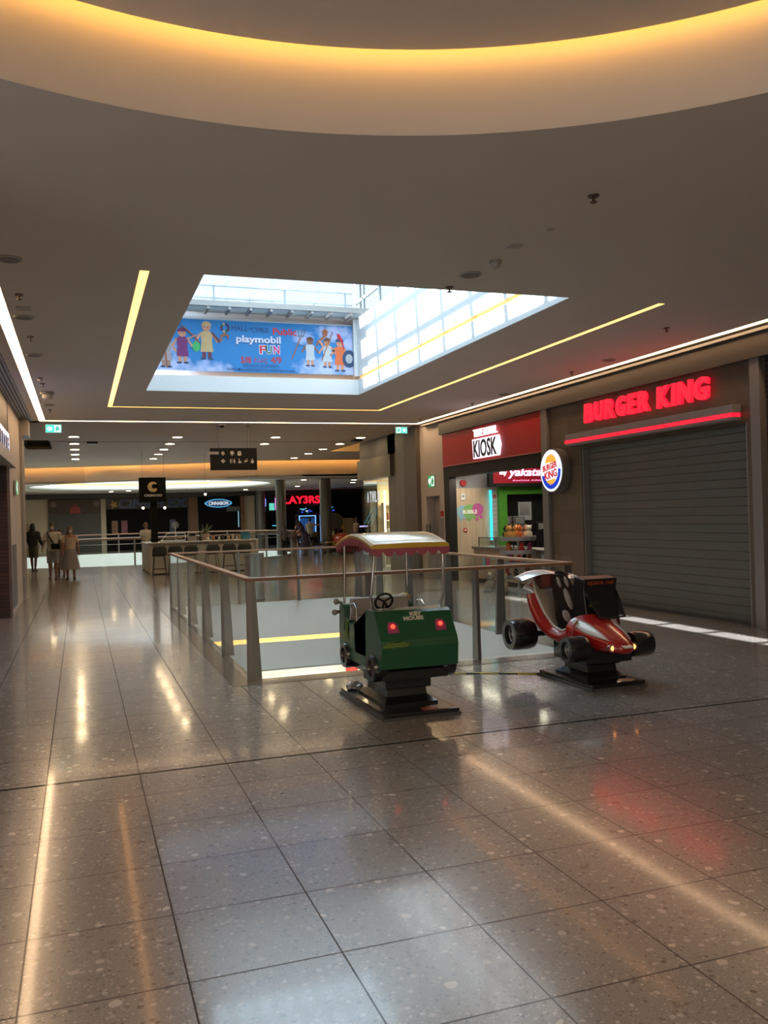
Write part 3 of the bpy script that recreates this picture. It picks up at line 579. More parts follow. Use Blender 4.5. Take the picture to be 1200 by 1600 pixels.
mb = MB(); mb.cyl((9.93, 20.16, .98), (9.93, 20.16, 2.26), .028, n=10); mb.build('cyan_tube', emit('cyan_tube_glow', (0.02, .75, .95), 2.2), t, world=True)
mb = MB(); mb.cyl((9.93, 20.16, .95), (9.93, 20.16, .98), .035).cyl((9.93, 20.16, 2.26), (9.93, 20.16, 2.29), .035); mb.build('end_caps', M_greym, t, world=True)
t = thing('bubble_decal', 'colourful BUBBLE wall decal of blue green and pink discs', 'decal', (9.35, 20.22, 1.74))
for nm, x, z, r_, c in (('blue_disc', 9.16, 1.72, .17, (.20, .36, .46)), ('green_disc', 9.36, 1.72, .19, (.17, .36, .12)), ('pink_disc', 9.58, 1.77, .16, (.42, .08, .27))):
    flat(nm, disc_pts(0, 0, r_, 24), mat(nm, c, .6), t, FR('F', (x, 20.22, z)), .006, .002 + .002 * (x - 9))
for k in range(6):
    flat('small_dot', disc_pts(0, 0, .045, 12), mat(('blue_disc', 'green_disc', 'pink_disc')[k // 2], (.2, .3, .4), .6), t, FR('F', (9.10 + k * .115, 20.22, 1.53 + .05 * (k % 2))), .005)
text('lettering', 'BUBBLE', mat('white_paint', (.75, .75, .72), .5), t, FR('F', (9.36, 20.21, 1.72)), .40, .10, .004, bold=.03, lift=.004)
t = thing('menu_board', 'pale menu panel with red emblem beside the cyan tube', 'menu', (10.12, 20.17, 1.25))
plate('board', mat('menu_pale', (.36, .36, .35), .5), t, 9.97, 10.10, 20.16, 20.18, 1.2, 2.24)
flat('emblem', disc_pts(0, 0, .05, 20), mat('dull_red', (.3, .05, .06), .5), t, FR('F', (10.035, 20.16, 2.10)), .004)
for k in range(6): flat('menu_line', rect(-.05, .05, -.012, .012), mat(('menu_grey', 'menu_pink')[k > 3], ((.2, .22, .22), (.4, .18, .3))[k > 3], .6), t, FR('F', (10.035, 20.16, 1.95 - k * .11)), .003)
for nm, lab, x, z, w_, h_, m_ in (('alarm_sounder', 'round dark red alarm sounder on the grey wall strip inside the shop', 9.18, 2.45, 0, .055, mat('alarm_red', (.25, .01, .015), .4)),
                                ('safety_notice', 'small pale safety notice on the wood wall above the decal', 9.18, 2.10, .11, .16, mat('notice_pale', (.55, .57, .57), .5)),
                                ('call_point', 'small red and white fire call point on the wood wall', 9.22, 1.26, .10, .09, mat('call_red', (.35, .02, .02), .4))):
    b_ = MB()
    if w_: b_.box(x - w_ / 2, x + w_ / 2, 20.20, 20.22, z - h_ / 2, z + h_ / 2, bev=.003)
    else: b_.cyl((x, 20.14, z), (x, 20.22, z), .075, .085, n=20)
    o = b_.build(nm, m_); tag(o, lab, 'sign' if nm == 'safety_notice' else 'alarm')
    if nm == 'safety_notice': flat('picture', disc_pts(0, 0, .03, 12), M_greym, o, FR('F', (x, 20.20, z + .02)), .003)
    if nm == 'call_point': flat('window', rect(-.028, .028, -.014, .014), M_white, o, FR('F', (x, 20.20, z)), .003)
# counter
t = thing('shop_counter', 'pale wood counter with grey top inside the open shop', 'counter', (10.3, 17.9, 0))
cw = [(9.30, 19.9), (9.12, 19.5), (9.12, 17.3), (9.45, 16.6), (13, 16.6), (13, 17.2), (9.9, 17.2), (9.7, 19.9)]
cw = [(9.30, 19.9), (9.12, 19.4), (9.20, 15.6), (9.8, 15.6), (9.75, 19.9)]
mb = MB(); mb.prism(cw, 'z', .1, .80); mb.build('counter_front', M_pwood, t, world=True)
mb = MB(); mb.prism([(x + (-.06 if x < 9.5 else 0), y) for x, y in cw], 'z', .80, .87); mb.build('counter_top', mat('grey_top', (.13, .12, .10), .4), t, world=True)
mb = MB(); mb.prism([(x + (.04 if x < 9.5 else 0), y) for x, y in cw], 'z', 0, .1); mb.build('plinth', M_dark, t, world=True)
mb = MB(); mb.box(9.17, 9.19, 15.62, 16.3, .12, .78); mb.build('white_panel', M_white, t, world=True)
for nm, c, y in (('cyan_sticker', (.15, .55, .6), 18.95), ('pink_sticker', (.6, .1, .3), 18.75)): plate(nm, mat(nm, c, .5), t, 9.10, 9.125, y - .06, y + .06, .35, .62)
t = thing('glass_display', 'low glass display case on the shop counter', 'display case', (9.4, 18.4, .87))
for a in ((9.15, 9.16, 17.5, 19.3), (9.15, 9.65, 19.29, 19.3), (9.15, 9.65, 17.5, 17.51)): plate('glass_pane', M_glass, t, *a, .87, 1.08)
mb = MB()
for x, y in ((9.155, 17.5), (9.155, 18.4), (9.155, 19.3), (9.65, 19.3), (9.65, 17.5)): mb.box(x - .008, x + .008, y - .008, y + .008, .87, 1.09)
mb.box(9.147, 9.163, 17.5, 19.3, 1.08, 1.095); mb.build('edge_frame', M_dark, t, world=True)
plate('tray', M_steel, t, 9.2, 9.6, 17.6, 18.5, .875, .90)
# machines in the dark opening
for i, (x, z0, h_) in enumerate(((10.62, .95, .62), (11.02, .95, .62), (11.7, .9, .5))):
    t = thing('yogurt_machine', ('steel drink machine just inside the green frame', 'second steel drink machine from the green frame', 'short dark drink machine furthest from the green frame')[i], 'machine', (x, 20.9, 0), group='machines behind the counter')
    plate('cabinet', (M_greym, M_greym, M_dark)[i], t, x - .17, x + .17, 20.7, 21.1, z0, z0 + h_, bev=.01); plate('panel', mat('machine_panel', (.45, .45, .45), .3, .5), t, x - .11, x + .11, 20.68, 20.70, z0 + h_ - .2, z0 + h_ - .04)
    plate('stand', M_dark, t, x - .17, x + .17, 20.7, 21.1, 0.0, z0); plate('spout', M_chrome, t, x - .02, x + .02, 20.64, 20.70, z0 + .22, z0 + .32)
t = thing('wall_poster', 'grey poster on the dark back wall right of the drink machines', 'poster', (11.45, 21.2, 1.6)); plate('sheet', mat('poster_grey', (.28, .29, .29), .5), t, 11.25, 11.65, 21.17, 21.2, 1.45, 1.95); plate('picture', M_greym, t, 11.3, 11.6, 21.16, 21.17, 1.6, 1.9)
# plush toy stand
TX, TY = 8.74, 16.5
t = thing('display_stand', 'tiered toy stand crowded with plush toys in front of the shop', 'display stand', (TX, TY, 0))
mb = MB(); mb.lathe([(.30, 0), (.30, .04), (.03, .06), (.025, 1.22), (.0, 1.22)], (TX, TY, 0)); mb.build('pole_and_base', M_steel, t, world=True, smooth=40)
for z in (.28, .55, .80, 1.08):
    b_ = MB(); b_.lathe([(.02, 0), (.36, 0), (.38, .03), (.38, .09), (.37, .09), (.36, .02), (.02, .02)], (TX, TY, z)); b_.build('tray', mat('tray_grey', (.32, .31, .32), .4), t, world=True, smooth=40)
pl_cols = {'brown': (.30, .13, .04), 'golden': (.50, .27, .07), 'white': (.65, .58, .45), 'pink': (.65, .10, .22), 'red': (.5, .03, .03), 'grey': (.33, .31, .28), 'orange': (.62, .16, .04), 'black': (.03, .03, .03), 'cream': (.55, .47, .34)}
def plush(x, y, z, s, c, lab, grp):
    o = thing('plush_toy', lab, 'plush toy', (x, y, z), random.uniform(-1.2, 1.2) - 2.2, grp)
    m_ = mat('plush_' + c, pl_cols[c], .95, noise=.2, scale=40, bump=.4)
    mb = MB(); mb.ball((0, 0, .38 * s), (.30 * s, .27 * s, .38 * s), 14); mb.ball((0, -.22 * s, .12 * s), (.12 * s, .22 * s, .12 * s), 8)
    for q in (-1, 1): mb.ball((q * .27 * s, -.12 * s, .42 * s), (.09 * s, .12 * s, .22 * s), 8); mb.ball((q * .2 * s, -.25 * s, .1 * s), (.12 * s, .2 * s, .12 * s), 8)
    mb.build('body', m_, o, smooth=True)
    mb = MB(); mb.ball((0, -.03 * s, .88 * s), (.26 * s, .24 * s, .24 * s), 14)
    for q in (-1, 1): mb.ball((q * .19 * s, 0, 1.08 * s), (.09 * s, .06 * s, .10 * s), 8)
    mb.ball((0, -.24 * s, .82 * s), (.12 * s, .1 * s, .09 * s), 8); h = mb.build('head', m_, o, smooth=True)
    mb = MB()
    for q in (-1, 1): mb.ball((q * .09 * s, -.245 * s, .93 * s), .028 * s, 6)
    mb.ball((0, -.335 * s, .85 * s), .03 * s, 6); mb.build('eyes_and_nose', M_dark, h, smooth=True)
pos_w = ('facing the rail', 'near the front edge', 'towards the wood wall', 'towards the brown wall', 'against the pole')
tiers = ((1.10, ('black', 'golden', 'orange', 'white', 'brown', 'golden'), .27, 'top tray'), (.82, ('brown', 'orange', 'red', 'pink', 'cream'), .19, 'second tray'), (.57, ('pink', 'grey', 'red', 'brown', 'black'), .19, 'third tray'), (.30, ('cream', 'red', 'black', 'brown', 'pink'), .18, 'lowest tray'))
for z, cs, s, nm in tiers:
    for i, c in enumerate(cs):
        a = 2 * math.pi * i / len(cs) + 1.2 + z; side = 'on the wall side' if math.cos(a) > 0 else ('on the near side' if math.sin(a) < 0 else 'on the far side')
        plush(TX + .24 * math.cos(a), TY + .24 * math.sin(a), z, s, c, '%s plush toy sitting on the %s of the toy stand, %s' % (c, nm, side), 'plush toys on the stand')
for i, (x, y, c) in enumerate(((8.28, 16.35, 'cream'), (8.25, 16.85, 'grey'), (8.65, 15.85, 'cream'))): plush(x, y, 0, .36, c, ('large cream plush toy on the floor nearest the toy stand front', 'large grey plush toy on the floor left of the toy stand', 'large cream plush toy on the floor right of the toy stand')[i], 'plush toys on the floor')
# small fittings on the white wall
def exit_sign(lab, frame_kind, c, w_, h_, arrow, glow=1.1, col=(.02, .55, .30)):
    t = thing('exit_sign', lab, 'sign', c); F = FR(frame_kind, c)
    mb = MB(); mb.box(-w_ / 2, w_ / 2, -h_ / 2, h_ / 2, -.04, 0, bev=.004); mb.build('case', M_greym, t, world=True, M=F)
    flat('face', rect(-w_ / 2 + .008, w_ / 2 - .008, -h_ / 2 + .008, h_ / 2 - .008), emit('exit_face_%s' % arrow, col, glow), t, F, .003)
    Mw = emit('exit_white', (.75, .9, .85), 1.0); s = h_ / .2; q = -1 if arrow in ('left', 'down') else 1
    A = F @ Matrix.Translation((q * w_ * .24, 0, 0)) @ Matrix.Rotation({'left': math.pi, 'right': 0, 'down': -math.pi / 2}[arrow], 4, 'Z')
    flat('arrow', [(-.055 * s, -.014 * s), (0, -.014 * s), (-.02 * s, -.05 * s), (.012 * s, -.05 * s), (.06 * s, 0), (.012 * s, .05 * s), (-.02 * s, .05 * s), (0, .014 * s), (-.055 * s, .014 * s)], Mw, t, A, .003, .003)
    P = F @ Matrix.Translation((-q * w_ * .24, 0, 0))
    flat('door_pictogram', rect(-.065 * s, .065 * s, -.08 * s, .08 * s), Mw, t, P, .003, .003)
    Md = emit('exit_dark_%s' % arrow, col, .5)
    flat('running_man', [(-.01 * s, .06 * s), (.02 * s, .06 * s), (.02 * s, .035 * s), (.045 * s, .01 * s), (.01 * s, .02 * s), (.015 * s, -.01 * s), (.04 * s, -.03 * s), (.03 * s, -.07 * s), (.01 * s, -.03 * s), (-.02 * s, -.07 * s), (-.04 * s, -.06 * s), (-.01 * s, -.015 * s), (-.015 * s, .02 * s), (-.045 * s, 0), (-.03 * s, .03 * s)], Md, t, P, .003, .006)
    return t
t = exit_sign('small glowing exit sign with left arrow under the far ceiling', 'F', (-.53, 21.9, 3.95), .36, .20, 'left', 1.0, (.03, .62, .60))
mb = MB(); mb.cyl((-.53, 21.93, 4.05), (-.53, 21.93, 4.1), .01); mb.build('hanger', M_greym, t, world=True)
t = exit_sign('small glowing exit sign with right arrow under the far ceiling', 'F', (8.2, 21.9, 3.96), .34, .18, 'right', 1.0, (.03, .62, .60))
mb = MB(); mb.cyl((8.2, 21.93, 4.04), (8.2, 21.93, 4.1), .01); mb.build('hanger', M_greym, t, world=True)
exit_sign('green exit sign with down arrow on the white wall above the recessed door', 'R', (XR - .02, 21.2, 2.55), .44, .32, 'down', .7, (.01, .38, .10))
exit_sign('green exit sign on the pale left pillar', 'L', (XL + .06, 19.2, 2.46), .44, .30, 'down', .7, (.01, .38, .10))
for nm, lab, cat, (y0, y1, z0, z1), d, m_ in (('service_panel', 'small dark steel panel on the white wall left of the recessed door', 'panel', (21.35, 21.65, 1.0, 1.42), .03, mat('panel_dark', (.10, .095, .09), .4)),
                                      ('fire_call_point', 'small red fire call point beside the recessed door', 'alarm', (20.48, 20.60, 1.62, 1.76), .05, mat('call_point_red', (.45, .02, .015), .4)),
                                      ('cover_plate', 'tall narrow grey cover strip beside the recessed door', 'panel', (20.50, 20.62, .05, 1.58), .04, mat('cover_grey', (.24, .22, .21), .5))):
    b_ = MB(); b_.box(XR - d, XR, y0, y1, z0, z1, bev=.005); tag(b_.build(nm, m_), lab, cat)
# left shop sign
t = thing('shop_sign', 'white illuminated shop sign with purple edge at the left edge', 'sign', (XL, 16.5, 3.0))
plate('light_box', emit('left_sign_white', (.80, .80, 1.0), 1.1), t, XL - .2, XL + .03, 15.1, 17.85, 3.0, 3.42); plate('purple_edge', emit('left_sign_purple', (.25, .08, .8), 1.0), t, XL - .2, XL + .045, 14.9, 15.5, 3.0, 3.42)
for k in range(5): text('letter', 'IIOIE'[k], mat('sign_dark_letter', (.05, .05, .09), .5), t, FR('L', (XL + .03, 15.8 + k * .42, 3.2)), .22, .24, .01, bold=.02)
mb = MB(); mb.box(-1.22, -.98, 6, 21.5, 4.088, 4.0995)
t = tag(mb.build('air_vent', mat('vent_black', (.015, .014, .013), .6)), 'long slotted black air vent in the ceiling on the left', 'vent')
for k in range(4): b_ = MB(); b_.box(-1.20 + k * .062, -1.17 + k * .062, 6, 21.5, 4.082, 4.098); b_.build('blade', mat('vent_blade', (.33, .31, .29), .5), t)
# shop beyond the pillars
for i, (a, b) in enumerate(((24.78, 25.65), (25.68, 26.55), (26.58, 27.45))):
    b_ = MB(); b_.box(XR + .13, XR + .145, a, b, 0, 2.85); struct(b_, 'window_%d' % (5 + i), M_glass, label='glass pane %s of the shop beyond the pillars' % ('nearest', 'in the middle', 'furthest')[i])
b_ = MB(); b_.box(XR + .145, 9.35, 27.44, 27.455, 0, 2.85); struct(b_, 'window_8', M_glass, label='glass end pane of the shop beyond the pillars')
b_ = MB(); b_.box(9.35, 13, 27.42, 27.46, 0, 2.85); struct(b_, 'wall_glass_shop_end', mat('shop_end_wall', (.50, .44, .28), .6), label='pale end wall inside the glass shop')
mb = MB(); mb.box(XR + .3, 16, 24.4, 24.45, 0, 2.9).box(13, 13.1, 24.4, 27.4, 0, 2.9).box(XR + .3, 13, 24.4, 27.4, 2.86, 2.9); struct(mb, 'wall_glass_shop', mat('glass_shop_wall', (.50, .44, .28), .6), label='pale inside of the glass shop')
for y, x in ((24.9, 9.7), (25.6, 10.6), (26.3, 9.9), (27.1, 9.45)):
    b_ = MB(); b_.box(x, x + .5, y, y + .25, 0, .05).box(x, x + .02, y, y + .25, 0, 2.1).box(x + .48, x + .5, y, y + .25, 0, 2.1)
    for z in (.5, 1.0, 1.5, 2.05): b_.box(x, x + .5, y, y + .25, z, z + .03)
    o = b_.build('shelf_unit', M_white); tag(o, 'white shelf unit seen through the shop glass', 'shelf', 'shelves in the glass shop')
    o['label'] = 'white shelf unit in the glass shop, %s' % {24.9: 'nearest the taupe pillars', 25.6: 'second from the pillars', 26.3: 'third from the pillars', 27.1: 'furthest from the pillars'}[y]
    for z, c in ((.53, (.1, .12, .3)), (1.03, (.5, .5, .5)), (1.53, (.25, .1, .08))):
        q = MB()
        for k in range(4): q.box(x + .04 + k * .11, x + .12 + k * .11, y + .04, y + .2, z, z + .2 + .03 * (k % 2))
        q.build('folded_clothes', mat('clothes_%d' % int(z * 100), c, .8), o)
for y, x, l_ in ((25.2, 9.9, 'nearest the pillars'), (26.2, 9.5, 'the middle one'), (26.9, 9.4, 'furthest from the pillars')):
    b_ = MB(); b_.box(x, x + .05, y, y + .05, 1.0, 2.5, bev=.004); tag(b_.build('light_bar', emit('warm_bar', (1.0, .78, .45), 3.5)), 'vertical warm light bar inside the glass shop, ' + l_, 'light', 'light bars in the glass shop')
t = thing('shop_sign', 'white glowing letters behind the shop glass on the right', 'sign', (9.05, 26.6, 2.0))
for k, ch in enumerate('ATHLO'): text('letter', ch, emit('cool_white_letter', (.75, .82, 1.0), .75), t, FR('R', (9.0, 27.35 - k * .27, 2.30)), .17, .36, .01, bold=.02)
# ---- far shops
plainb = lambda nm, m_, x0, x1, z0, z1, y0=YF - .12, y1=YF: plate(nm, m_, None, x0, x1, y0, y1, z0, z1)
t = thing('roller_shutter', 'closed dark shutter with red emblem on the far left wall', 'shutter', (-.2, YF - .1, 0))
plate('slat_curtain', bricky('far_shutter', (.07, .07, .06), (.065, .065, .055), (.03, .03, .025), 9, .11, .5, rot='Y'), t, -1.75, 1.2, YF - .12, YF - .02, 0, 3.12)
plate('header_board', mat('brown_header', (.06, .035, .02), .5), t, -1.75, 1.2, YF - .22, YF - .12, 2.3, 3.12)
flat('emblem', [(-.3, -.2), (.3, -.2), (.26, .15), (.1, .2), (0, .45), (-.1, .2), (-.26, .15)], mat('emblem_red', (.35, .05, .04), .5), t, FR('F', (-.25, YF - .22, 2.5)), .008)
for x in (-1.45, .95): flat('badge', disc_pts(0, 0, .18, 20), mat('badge_brown', (.2, .12, .1), .5), t, FR('F', (x, YF - .22, 2.85)), .02)
t = thing('cinema_front', 'dark shop front with large blue outlined letters and gold star emblem', 'shop front', (4, YF - .1, 0))
plate('unlit_interior_sheet', M_black, t, 1.5, 6.3, YF - .1, YF - .02, 0, 3.12); plate('header', mat('cinema_header', (.035, .03, .025), .5), t, 1.5, 6.3, YF - .2, YF - .1, 2.5, 3.12)  # black sheet paints in the darkness of the unlit interior
text('lettering', 'CiNePLEX', mat('cinema_blue', (.03, .06, .16), .4), t, FR('F', (4.25, YF - .2, 2.82)), 4.0, .52, .06, bold=.02, shear=.1)
text('outline', 'CiNePLEX', mat('cinema_outline', (.16, .2, .27), .4), t, FR('F', (4.25, YF - .2, 2.82)), 4.08, .56, .03, bold=.035, shear=.1)
flat('star_emblem', [(0.28 * math.cos(a) * (1 if i % 2 else .45), .28 * math.sin(a) * (1 if i % 2 else .45)) for i, a in enumerate([2 * math.pi * k / 10 for k in range(10)])], mat('star_gold', (.45, .25, .05), .5), t, FR('F', (1.95, YF - .2, 2.78)), .03)
for i, x in enumerate((1.8, 2.35, 5.2)):
    b_ = MB(); b_.box(x, x + .35, YF - .16, YF - .1, 1.0, 1.8); o = b_.build('poster', mat('poster_%d' % i, ((.2, .1, .05), (.18, .05, .07), (.05, .06, .12))[i], .5), t)
    o.matrix_parent_inverse = Matrix.Translation(-acc(t))
t = thing('bakery_front', 'dark shop front with a glowing blue oval sign between orange wood piers', 'shop front', (8.1, YF - .1, 0))
plate('unlit_interior_sheet', M_black, t, 6.95, 9.55, YF - .1, YF - .02, 0, 3.14); plate('pier', wood('orange_wood', (.16, .075, .03), (.22, .11, .045), .5), t, 6.35, 6.85, YF - .3, YF, 0, 3.14); plate('pier', MC['orange_wood'], t, 9.55, 9.8, YF - .3, YF, 0, 3.14)  # here too a black sheet stands in for interior darkness
flat('sign_plate', [(x * (1 + .06 * (abs(y) < .1)), y) for x, y in disc_pts(0, 0, .80, 32, .27)], emit('blue_sign_edge', (.10, .42, .75), .8), t, FR('F', (8.15, YF - .4, 2.72)), .05)
flat('sign_inner', disc_pts(0, 0, .72, 32, .21), emit('navy_sign', (.02, .05, .14), .5), t, FR('F', (8.15, YF - .45, 2.72)), .02)
text('lettering', 'CINNABON', emit('pale_sign_letter', (.8, .88, .95), .8), t, FR('F', (8.15, YF - .47, 2.72)), 1.2, .22, .02, bold=.02)
plate('menu_board', mat('menu_dim', (.10, .10, .095), .5), t, 8.7, 9.5, YF - .2, YF - .12, 2.2, 2.5); plate('blue_tube', emit('blue_tube_glow', (.3, .6, .8), .8), t, 9.4, 9.44, YF - .2, YF - .15, 1.2, 2.2)
t = thing('arcade_shopfront', 'black arcade front with glowing red letters behind the round columns', 'shop front', (14, YF - .1, 0))
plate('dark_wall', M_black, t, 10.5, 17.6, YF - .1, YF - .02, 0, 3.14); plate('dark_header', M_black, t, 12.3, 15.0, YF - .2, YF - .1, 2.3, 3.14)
text('lettering', 'PLAY3RS', M_redl, t, FR('F', (13.35, YF - .25, 2.83)), 2.75, .5, .05, bold=.03)
text('lettering', 'SQUARE', mat('grey_small_letter', (.2, .2, .22), .4), t, FR('F', (14.2, YF - .22, 2.47)), .8, .14, .02)
for i, (x, z0, z1, w_, c, s) in enumerate(((11.0, 2.45, 2.95, .35, (.25, .35, .95), 1.0), (11.55, 2.2, 2.65, .32, (.15, .7, .55), .9), (11.95, 2.2, 3.0, .35, (.85, .3, .95), 1.2), (12.15, 1.4, 1.75, .25, (.9, .03, .2), .9), (12.0, 1.2, 1.24, .9, (.1, .7, .9), 1.2), (12.0, .1, .4, .12, (.05, .55, .9), .9))):
    b_ = MB(); b_.box(x - w_ / 2, x + w_ / 2, YF - .3, YF - .2, z0, z1, bev=.01); b_.build('screen', emit('neon_%d' % i, c, s, vary=.6, scale=6), t, world=True, label=('small pale blue screen nearest the brown column', 'teal glowing screen in the dark arcade', 'tall violet screen in the dark arcade', 'round red light in the dark arcade', 'thin cyan light line in the dark arcade', 'small blue light low in the dark arcade')[i])
for i, (x, c) in enumerate(((12.9, (.06, .25, .9)), (14.2, (.05, .12, 1.0)), (16.5, (.1, .3, .4)))):
    t = thing('arcade_machine', ('arcade machine with a pale blue marquee left of the two', 'arcade machine glowing deep blue in a lit frame', 'dim arcade machine with slanted light lines on the black wall')[i], 'arcade machine', (x, 51, 0), group='arcade machines')
    plate('cabinet', M_dark, t, x - .55, x + .55, 51, 51.9, 0, 1.9 if i < 2 else 1.1, bev=.03)
    if i < 2:
        plate('screen', emit('arcade_screen_%d' % i, c, (.12, 1.3)[i], vary=.6, scale=4), t, x - .42, x + .42, 50.96, 51.0, .7, 1.65)
        b_ = MB()
        for a in ((x - .52, x - .47, .2, 1.8), (x + .47, x + .52, .2, 1.8), (x - .52, x + .52, 1.75, 1.8)): b_.box(a[0], a[1], 50.95, 51.0, a[2], a[3])
        b_.build('light_frame', emit('arcade_frame', (.2, .5, 1.0), 1.3), t, world=True)
        plate('marquee', M_dark, t, x - .5, x + .5, 51.1, 51.3, 1.9, 2.35, bev=.05)
        for k in range(9):
            a_ = random.uniform(-.45, .4); z_ = random.uniform(1.92, 2.28); w2 = random.uniform(.05, .16); b_ = MB(); b_.box(x + a_, x + a_ + w2, 51.04, 51.1, z_, z_ + random.uniform(.03, .1), bev=.008)
            b_.build('neon_tube', emit(*[('neon_blue', (.03, .10, .9), 1.0), ('neon_pale', (.45, .6, .95), .9), ('neon_cyan', (.05, .5, .7), .7)][k % 3]), t, world=True)
    else:
        for k in range(3): b_ = MB(); b_.cyl((x + k * .22, 50.98, 1.2), (x + .6 + k * .22, 50.98, 2.2), .02); b_.build('light_line', emit('teal_line', (.05, .35, .45), .8), t, world=True)
        plate('counter_light', emit('violet_line', (.6, .5, .95), 1.1), t, x - .55, x + .2, 50.95, 51.0, 1.0, 1.08)
# columns
for i, (x, y, r_, z1) in enumerate(((8.78, 39.6, .235, 3.46), (10.75, 39.0, .27, 3.46), (10.65, 53.9, .3, 3.46))):
    b_ = MB(); b_.cyl((x, y, 0), (x, y, z1), r_, n=40); struct(b_, 'wall_column', mat('grey_column', (.15, .15, .135), .35, .2, noise=.05, scale=2), smooth=40, label=('grey round column left of the red lettering', 'grey round column right of the red lettering', 'dark round column beside the far bakery')[i])
# upright trims on the far wall, vending unit
b_ = MB(); b_.box(-4.2, -2.75, YF - 1.2, YF - .52, 0, 1.75, bev=.02); tag(b_.build('wooden_cabinet', mat('cab_wood', (.25, .17, .10), .5)), 'pale wooden cabinet against the far left wall behind the people', 'cabinet')
# ================================================================== BANNER IN THE SKYLIGHT
def bz(px, py):
    return 1.41 + (px - 245) * .01235, 4.49 + (578 + (px - 245) * .0224 - py) * .0125
YB = SY1 + .06
def banner_mat():
    m, nt, b = nodes('printed_sky_banner'); tc = nt.nodes.new('ShaderNodeTexCoord'); s = nt.nodes.new('ShaderNodeSeparateXYZ'); nt.links.new(tc.outputs['Object'], s.inputs[0])
    def blob(cx, cz, rx, rz_):
        u_ = mth(nt, 'DIVIDE', mth(nt, 'SUBTRACT', s.outputs[0], cx - 3.2), rx); a = mth(nt, 'MULTIPLY', u_, u_); u_ = mth(nt, 'DIVIDE', mth(nt, 'SUBTRACT', s.outputs[2], cz - 4.5), rz_); c = mth(nt, 'MULTIPLY', u_, u_)
        return mth(nt, 'SUBTRACT', 1.0, mth(nt, 'ADD', a, c))
    f = None
    for px, py, rx, rz_ in ((265, 572, .55, .30), (320, 580, .6, .28), (250, 545, .35, .4), (500, 575, .7, .28), (545, 575, .5, .25), (472, 525, .3, .16), (525, 520, .55, .22), (550, 535, .4, .25)):
        X_, Z_ = bz(px, py); q = blob(X_, Z_, rx, rz_); f = q if f is None else mth(nt, 'MAXIMUM', f, q)
    n = nt.nodes.new('ShaderNodeTexNoise'); n.inputs['Scale'].default_value = 6; n.inputs['Detail'].default_value = 6; nt.links.new(tc.outputs['Object'], n.inputs['Vector'])
    f = mth(nt, 'MULTIPLY', mth(nt, 'ADD', mth(nt, 'SUBTRACT', f, .22), mth(nt, 'MULTIPLY', mth(nt, 'SUBTRACT', n.outputs['Fac'], .5), 1.6)), 1.3, clamp=True)
    mx = nt.nodes.new('ShaderNodeMix'); mx.data_type = 'RGBA'; nt.links.new(f, mx.inputs[0]); mx.inputs[6].default_value = (.016, .19, .50, 1); mx.inputs[7].default_value = (.42, .50, .78, 1)
    nt.links.new(mx.outputs[2], b.inputs['Base Color']); b.inputs['Roughness'].default_value = .6; return m
t = thing('printed_banner', 'blue printed cloud banner with toy figures hanging in the skylight', 'banner', (3.2, YB, 4.5))
plate('banner_sheet', banner_mat(), t, 1.25, 5.21, YB, YB + .012, 4.50, 5.47)
plate('banner_edge', M_tube, t, 1.25, 5.21, YB - .005, YB + .02, 5.47, 5.49)
def btext(body, px, py, w_, h_, m_, name='lettering', **k):
    X_, Z_ = bz(px, py); return text(name, body, m_, t, FR('F', (X_, YB - .001, Z_)), w_ * .01235, h_ * .0125, .003, **k)
Mnavy, Mred2 = mat('print_navy', (.02, .05, .14), .6), mat('print_red', (.6, .02, .03), .6)
Mwp, Mskin = mat('print_white', (.62, .65, .82), .6), mat('print_skin', (.55, .26, .16), .6)
btext('MALL', 371, 513.5, 25, 8, Mnavy); btext('OF', 387, 514, 7, 4.5, Mnavy); btext('CYPRUS', 403, 515.5, 26, 8, Mnavy)
btext('Public', 442, 517.5, 38, 10.5, Mred2, bold=.02)
btext('playmobil', 399.5, 532.5, 70, 14.5, Mnavy, 'letter_shadow', bold=.04); btext('playmobil', 400, 531.5, 70, 14, Mwp, bold=.03, lift=.004)
for ch, px, c, nm in (('F', 406, (.7, .03, .06), 'print_red'), ('U', 416, (.01, .14, .06), 'print_green'), ('N', 428, (.6, .01, .16), 'print_magenta')):
    btext(ch, px, 545.5, 11, 14.5, Mwp, 'letter_outline', bold=.09); btext(ch, px, 545.5, 9, 12.5, mat(nm, c, .6), 'letter', bold=.02, lift=.004)
btext('5/8', 379.5, 561.5, 16, 10, mat('print_dull_red', (.42, .03, .05), .6), bold=.03); btext('έως', 402.5, 562, 21, 9.5, MC['print_dull_red']); btext('4/9', 427, 561.5, 17, 10, MC['print_dull_red'], bold=.03)
btext('ΕΙΣΟΔΟΣ ΕΛΕΥΘΕΡΗ', 403, 570.5, 56, 5, Mnavy); btext('Μάθε περισσότερα στο mallofcyprus.com', 403, 577, 107, 6, Mnavy)
for k in range(10):
    a = 2 * math.pi * k / 10; X_, Z_ = bz(348.5 + 5.6 * math.cos(a), 513 + 5.6 * math.sin(a))
    flat('emblem_bead', disc_pts(0, 0, .026, 10), (Mnavy, mat('print_maroon', (.12, .02, .05), .6), mat('print_dark_green', (.02, .12, .06), .6), mat('print_beige', (.5, .42, .3), .6))[k % 4], t, FR('F', (X_, YB, Z_)), .003)
